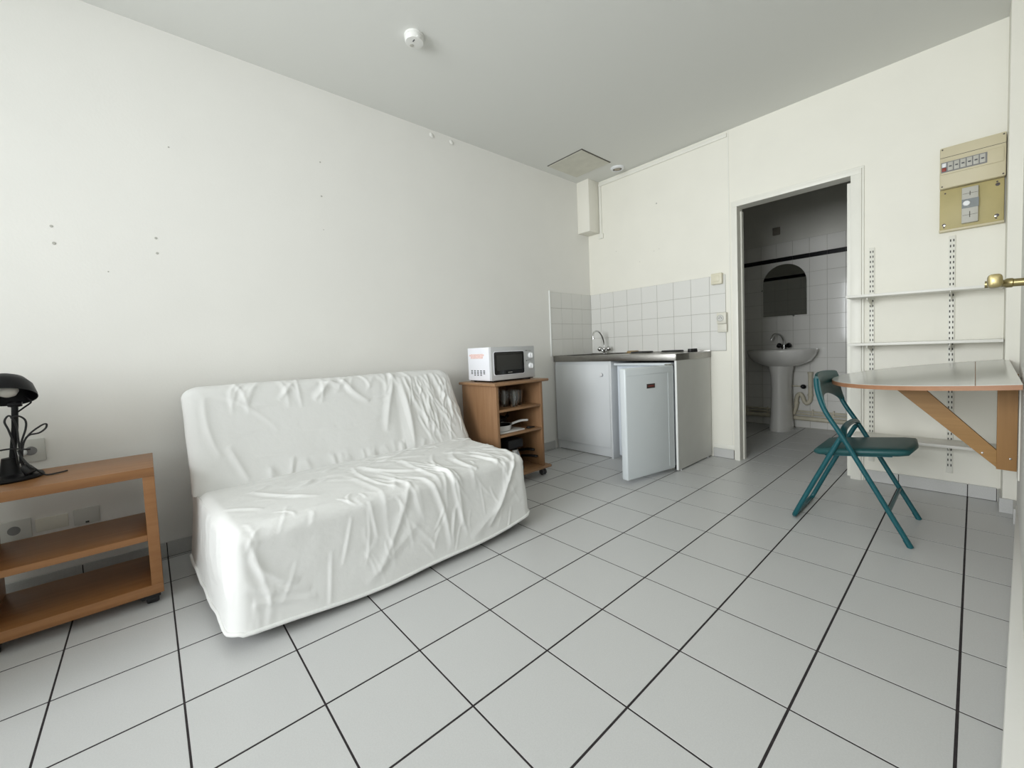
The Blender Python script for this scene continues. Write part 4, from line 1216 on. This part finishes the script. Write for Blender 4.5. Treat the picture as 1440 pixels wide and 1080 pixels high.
# bracket: post and diagonal brace, standing square to the wall
by_ = -0.665
one('post', 'table_post', tb, lambda bm: prism(bm, [(2.819, by_ - 0.010, 0.337), (2.880, by_ - 0.010, 0.335), (2.880, by_ - 0.010, tz(2.88, by_) - 0.021), (2.819, by_ - 0.010, tz(2.819, by_) - 0.021)], (0, 0.030, 0), bev=0.001), smooth=0)
one('brace', 'table_wood', tb, lambda bm: prism(bm, [(2.8195, by_ - 0.012, 0.345), (2.8195, by_ - 0.012, 0.425), (2.535, by_ - 0.012, tz(2.535, by_) - 0.021), (2.425, by_ - 0.012, tz(2.425, by_) - 0.021)], (0, 0.030, 0), bev=0.001), smooth=0)
one('rail', 'table_wood', tb, lambda bm: prism(bm, [(2.39, by_ + 0.019, tz(2.39, by_) - 0.031), (2.819, by_ + 0.019, tz(2.819, by_) - 0.031), (2.819, by_ + 0.019, tz(2.819, by_) - 0.021), (2.39, by_ + 0.019, tz(2.39, by_) - 0.021)], (0, 0.012, 0)), smooth=0)
one('screw', 'chrome', tb, lambda bm: [lathe(bm, [(0, 0.002), (0.004, 0.0015), (0.005, 0)], (x, by_ - 0.0115, z), axis=(0, -1, 0), n=10) for x, z in ((2.861, 0.392), (2.776, 0.408))])
for z in (0.375, 0.745):
    def hg(bm):
        x1 = WR(by_) - 0.0005
        box(bm, 2.880, x1, by_ - 0.006, by_ + 0.012, z - 0.020, z + 0.020, bev=0.001)
        lathe(bm, [(0, -0.022), (0.0045, -0.022), (0.0045, 0.022), (0, 0.022)], (2.884, by_ - 0.012, z), n=12)
    one('hinge', 'hinge', tb, hg)
boxo('wall_batten', 'rail', tb, WR(-0.665) - 0.006, WR(-0.665), -0.70, -0.63, 0.30, 0.75)

# ================================================================== FOLDING CHAIR
chr_ = empty('folding_chair', (2.34, -0.82, 0), 'dark green metal folding chair with padded seat at the wall table', 'chair')
YN, YF = -1.035, -0.605
def upright(bm, y):
    tube(bm, smooth_path([(2.214, y, 0.775), (2.216, y, 0.735), (2.224, y, 0.690), (2.240, y, 0.635), (2.264, y, 0.582), (2.313, y, 0.497), (2.368, y, 0.393), (2.493, y, 0.150), (2.566, y, 0.008)], 5), 0.0115, n=12)
for y in (YN, YF):
    one('upright', 'teal', chr_, lambda bm: upright(bm, y))
    one('foot_cap', 'teal', chr_, lambda bm: tube(bm, [(2.552, y, 0.034), (2.569, y, 0.0)], 0.0125, n=12))
# rear frame: floor loop, legs, and arched crossbar
def rear(bm):
    y0, y1 = YN + 0.026, YF - 0.026
    pts = [(2.316, y0 + 0.002, 0.480), (2.30, y0, 0.455), (2.24, y0, 0.322), (2.17, y0, 0.165), (2.118, y0, 0.045), (2.106, y0 + 0.015, 0.018), (2.101, y0 + 0.05, 0.0125),
           (2.100, (y0 + y1) / 2, 0.0125), (2.101, y1 - 0.05, 0.0125), (2.106, y1 - 0.015, 0.018), (2.118, y1, 0.045), (2.17, y1, 0.165), (2.24, y1, 0.322), (2.30, y1, 0.455), (2.316, y1 - 0.002, 0.480)]
    tube(bm, smooth_path(pts, 6), 0.0115, n=12)
one('rear_frame', 'teal', chr_, rear)
def arch(bm):
    y0, y1 = YN + 0.010, YF - 0.010
    tube(bm, smooth_path([(2.322, y0, 0.462), (2.317, y0 + 0.03, 0.490), (2.311, y0 + 0.09, 0.508), (2.307, (y0 + y1) / 2, 0.514), (2.308, y1 - 0.09, 0.512), (2.311, y1 - 0.03, 0.506), (2.314, y1, 0.498)], 6), 0.013, n=12, sx=1.15)
one('arched_crossbar', 'teal', chr_, arch)
one('front_stretcher', 'teal', chr_, lambda bm: tube(bm, [(2.493, YN, 0.150), (2.493, YF, 0.150)], 0.008, n=10))
# padded seat, tilted up to the front
def seatz(x):
    return 0.398 + (x - 2.19) * 0.128
def seat_outline(g=0.0):
    return [(2.192 + g, -0.985 + g), (2.212 + g, -1.002 + g), (2.535 - g, -1.002 + g), (2.562 - g, -0.985 + g), (2.578 - g, -0.82), (2.562 - g, -0.655 - g), (2.535 - g, -0.638 - g), (2.212 + g, -0.638 - g), (2.192 + g, -0.655 - g)]
def fseat(bm):
    levels = [(0.022, -0.034), (0.006, -0.029), (0.0, -0.020), (0.0, -0.008), (0.006, -0.001), (0.02, 0.003), (0.06, 0.005)]
    rings = [[bm.verts.new((x, y, seatz(x) + dz)) for x, y in seat_outline(g)] for g, dz in levels]
    n = len(rings[0])
    for a, b in zip(rings, rings[1:]):
        for k in range(n):
            bm.faces.new((a[k], a[(k + 1) % n], b[(k + 1) % n], b[k]))
    bm.faces.new(rings[0][::-1]); bm.faces.new(rings[-1])
one('seat', 'teal_vinyl', chr_, fseat, smooth=60)
for y in (-0.985, -0.655):
    one('seat_rail', 'teal', chr_, lambda bm: tube(bm, [(2.24, y, seatz(2.24) - 0.031), (2.50, y, seatz(2.50) - 0.031)], 0.006, n=8))
# curved backrest pad with an arched lower edge
def fback(bm):
    n, mrows = 18, 8
    y0, y1 = YN - 0.004, YF + 0.004
    def col(t, th, front):
        y = y0 + (y1 - y0) * t
        bow = 1 - (2 * t - 1) ** 2
        zt_ = 0.785 + 0.012 * bow ** 0.5
        zb = 0.604 + 0.072 * bow ** 0.6
        r = []
        for j in range(mrows + 1):
            s = j / mrows
            z = zb + (zt_ - zb) * s
            xu = 2.2135 + (0.0255 * ((0.775 - z) / 0.14) ** 1.6 if z < 0.775 else 0)
            edge = min(s, 1 - s) * mrows
            pad = th * (0.5 if edge < 0.5 else 1.0)
            x = xu - 0.022 * bow + (pad if front else -pad * 0.6)
            r.append(bm.verts.new((x, y, z)))
        return r
    F = [col(k / n, 0.016, True) for k in range(n + 1)]
    Bk = [col(k / n, 0.016, False) for k in range(n + 1)]
    for k in range(n):
        for j in range(mrows):
            bm.faces.new((F[k][j], F[k + 1][j], F[k + 1][j + 1], F[k][j + 1]))
            bm.faces.new((Bk[k][j], Bk[k][j + 1], Bk[k + 1][j + 1], Bk[k + 1][j]))
        bm.faces.new((F[k][0], Bk[k][0], Bk[k + 1][0], F[k + 1][0]))
        bm.faces.new((F[k][mrows], F[k + 1][mrows], Bk[k + 1][mrows], Bk[k][mrows]))
    for k in (0, n):
        for j in range(mrows):
            bm.faces.new((F[k][j], F[k][j + 1], Bk[k][j + 1], Bk[k][j]))
one('backrest', 'teal_vinyl', chr_, fback, smooth=60)
chr_.location.x -= 0.008

# ================================================================== BATHROOM
bs = empty('pedestal_sink', (1.36, 1.5, 0), 'white ceramic pedestal washbasin in the bathroom', 'washbasin')
def ring(bm, hw, yb, yf, z, n=40, p=2.4, cx=1.352):
    vs = []
    cy = yb + (yf - yb) * 0.30
    for k in range(n):
        a = 2 * PI * k / n
        c_, s_ = math.cos(a), math.sin(a)
        x = cx + math.copysign(abs(c_) ** (2 / p), c_) * hw
        d = (cy - yf) if s_ < 0 else (yb - cy)
        y = cy + math.copysign(abs(s_) ** (2 / (p if s_ < 0 else 6)), s_) * d
        vs.append(bm.verts.new((x, y, z)))
    return vs
def fbasin(bm):
    R_ = [ring(bm, 0.10, 1.69, 1.40, 0.688), ring(bm, 0.17, 1.69, 1.35, 0.695), ring(bm, 0.255, 1.705, 1.275, 0.74), ring(bm, 0.298, 1.709, 1.225, 0.80), ring(bm, 0.312, 1.709, 1.205, 0.848), ring(bm, 0.312, 1.709, 1.205, 0.862), ring(bm, 0.306, 1.706, 1.212, 0.869),
          ring(bm, 0.275, 1.60, 1.24, 0.867), ring(bm, 0.25, 1.58, 1.27, 0.83), ring(bm, 0.17, 1.53, 1.34, 0.765), ring(bm, 0.04, 1.47, 1.42, 0.75)]
    n = len(R_[0])
    for a, b in zip(R_, R_[1:]):
        for k in range(n):
            bm.faces.new((a[k], a[(k + 1) % n], b[(k + 1) % n], b[k]))
    bm.faces.new(R_[0][::-1]); bm.faces.new(R_[-1])
one('basin', 'ceramic', bs, fbasin, smooth=50)
def fped(bm):
    R_ = [ring(bm, hw, 1.64, yf, z, n=28, p=2.6) for hw, yf, z in ((0.100, 1.335, 0.0), (0.098, 1.337, 0.05), (0.086, 1.36, 0.20), (0.080, 1.375, 0.45), (0.088, 1.37, 0.60), (0.108, 1.35, 0.70), (0.112, 1.35, 0.72))]
    n = len(R_[0])
    for a, b in zip(R_, R_[1:]):
        for k in range(n):
            bm.faces.new((a[k], a[(k + 1) % n], b[(k + 1) % n], b[k]))
    bm.faces.new(R_[0][::-1]); bm.faces.new(R_[-1])
one('pedestal', 'ceramic', bs, fped, smooth=50)
bf = Vector((1.352, 1.645, 0.868))
bfa = empty('basin_faucet', bf, 'chrome mixer tap with curved spout on the washbasin', 'faucet')
one('body', 'chrome', bfa, lambda bm: lathe(bm, [(0, 0), (0.030, 0), (0.030, 0.008), (0.020, 0.016), (0.020, 0.05), (0.014, 0.056), (0, 0.056)], bf, n=24))
one('spout', 'chrome', bfa, lambda bm: tube(bm, smooth_path([bf + Vector(p) for p in ((0, 0, 0.05), (-0.003, -0.004, 0.10), (-0.02, -0.028, 0.15), (-0.046, -0.065, 0.172), (-0.072, -0.102, 0.160), (-0.085, -0.120, 0.125), (-0.087, -0.122, 0.105))], 6), 0.010, n=14))
for s in (-1, 1):
    one('tap_handle', 'black_metal', bfa, lambda bm: lathe(bm, [(0, 0), (0.012, 0.0), (0.012, 0.022), (0.024, 0.026), (0.027, 0.034), (0.026, 0.052), (0.018, 0.060), (0, 0.061)], bf + Vector((s * 0.010, 0, 0.025)), axis=(s * 0.9, -0.15, 0.42), n=18))

mr = empty('wall_mirror', (1.342, BATH_Y1 - 0.012, 1.5), 'arched frameless mirror on the bathroom tiles above the basin', 'mirror')
mo = [(1.134, 1.236), (1.550, 1.236)] + [(1.342 + 0.208 * math.cos(PI * k / 24), 1.594 + 0.208 * math.sin(PI * k / 24)) for k in range(25)]
one('glass', 'mirror', mr, lambda bm: prism(bm, [(x, BATH_Y1 - 0.012, z) for x, z in mo], (0, -0.005, 0)), smooth=0)
one('mirror_clip', 'chrome', mr, lambda bm: [lathe(bm, [(0, 0), (0.010, 0), (0.010, 0.010), (0.007, 0.013), (0, 0.013)], (x, BATH_Y1 - 0.011, z), axis=(0, -1, 0), n=14) for x, z in ((1.128, 1.535), (1.43, 1.232))])
bv = boxo('bathroom_vent', 'vent_dark', None, 1.235, 1.305, BATH_Y1 - 0.022, BATH_Y1 - 0.0005, 2.135, 2.215, bev=0.004)
tag(bv, 'small dark square box high on the bathroom wall above tiles', 'vent')

dp = empty('drain_pipe', (1.54, 1.67, 0), 'cream painted drain pipe with S-bend beside the washbasin pedestal', 'pipe')
one('bend', 'pipe', dp, lambda bm: tube(bm, smooth_path([(1.584, 1.675, 0.615), (1.584, 1.675, 0.50), (1.584, 1.675, 0.36), (1.578, 1.675, 0.31), (1.553, 1.675, 0.278), (1.528, 1.675, 0.30), (1.516, 1.675, 0.345), (1.495, 1.675, 0.378), (1.468, 1.675, 0.360), (1.458, 1.675, 0.31), (1.454, 1.675, 0.24), (1.440, 1.675, 0.19), (1.425, 1.675, 0.15)], 6), 0.020, n=14))
one('coupling', 'pipe', dp, lambda bm: [lathe(bm, [(0, 0), (0.026, 0), (0.026, 0.02), (0, 0.02)], (1.584, 1.675, 0.36), n=16), lathe(bm, [(0, 0), (0.026, 0), (0.026, 0.018), (0, 0.018)], (1.584, 1.675, 0.598), n=16), lathe(bm, [(0, 0), (0.026, 0), (0.026, 0.02), (0, 0.02)], (1.457, 1.675, 0.27), n=16)])
wp = empty('water_pipes', (1.3, 1.69, 0), 'painted horizontal pipes along the foot of the bathroom wall', 'pipe')
one('waste_pipe', 'pipe', wp, lambda bm: tube(bm, [(BATH_X0 + 0.01, 1.672, 0.125), (1.3, 1.672, 0.118), (BATH_X1 - 0.01, 1.672, 0.095)], 0.024, n=14))
one('supply_pipe', 'pipe', wp, lambda bm: tube(bm, [(BATH_X0 + 0.01, 1.695, 0.197), (BATH_X1 - 0.01, 1.695, 0.178)], 0.010, n=10))
one('supply_pipe', 'pipe', wp, lambda bm: tube(bm, [(BATH_X0 + 0.01, 1.695, 0.167), (BATH_X1 - 0.01, 1.695, 0.148)], 0.010, n=10))
one('pipe_clip', 'pipe', wp, lambda bm: [box(bm, x - 0.006, x + 0.006, 1.684, 1.7095, 0.14, 0.21) for x in (0.95, 1.17, 1.60, 1.78, 2.1)])
sv = empty('stop_valve', (1.5, 1.69, 0.46), 'small stop valve with dark knob between the pedestal and drain pipe', 'valve')
one('stem', 'pipe', sv, lambda bm: tube(bm, [(1.40, 1.69, 0.462), (1.508, 1.69, 0.460)], 0.007, n=10))
one('knob', 'black_metal', sv, lambda bm: lathe(bm, [(0, -0.01), (0.016, -0.01), (0.022, 0.0), (0.024, 0.02), (0.020, 0.034), (0.010, 0.04), (0, 0.04)], (1.512, 1.688, 0.458), axis=(0.5, -0.8, 0.0), n=18))
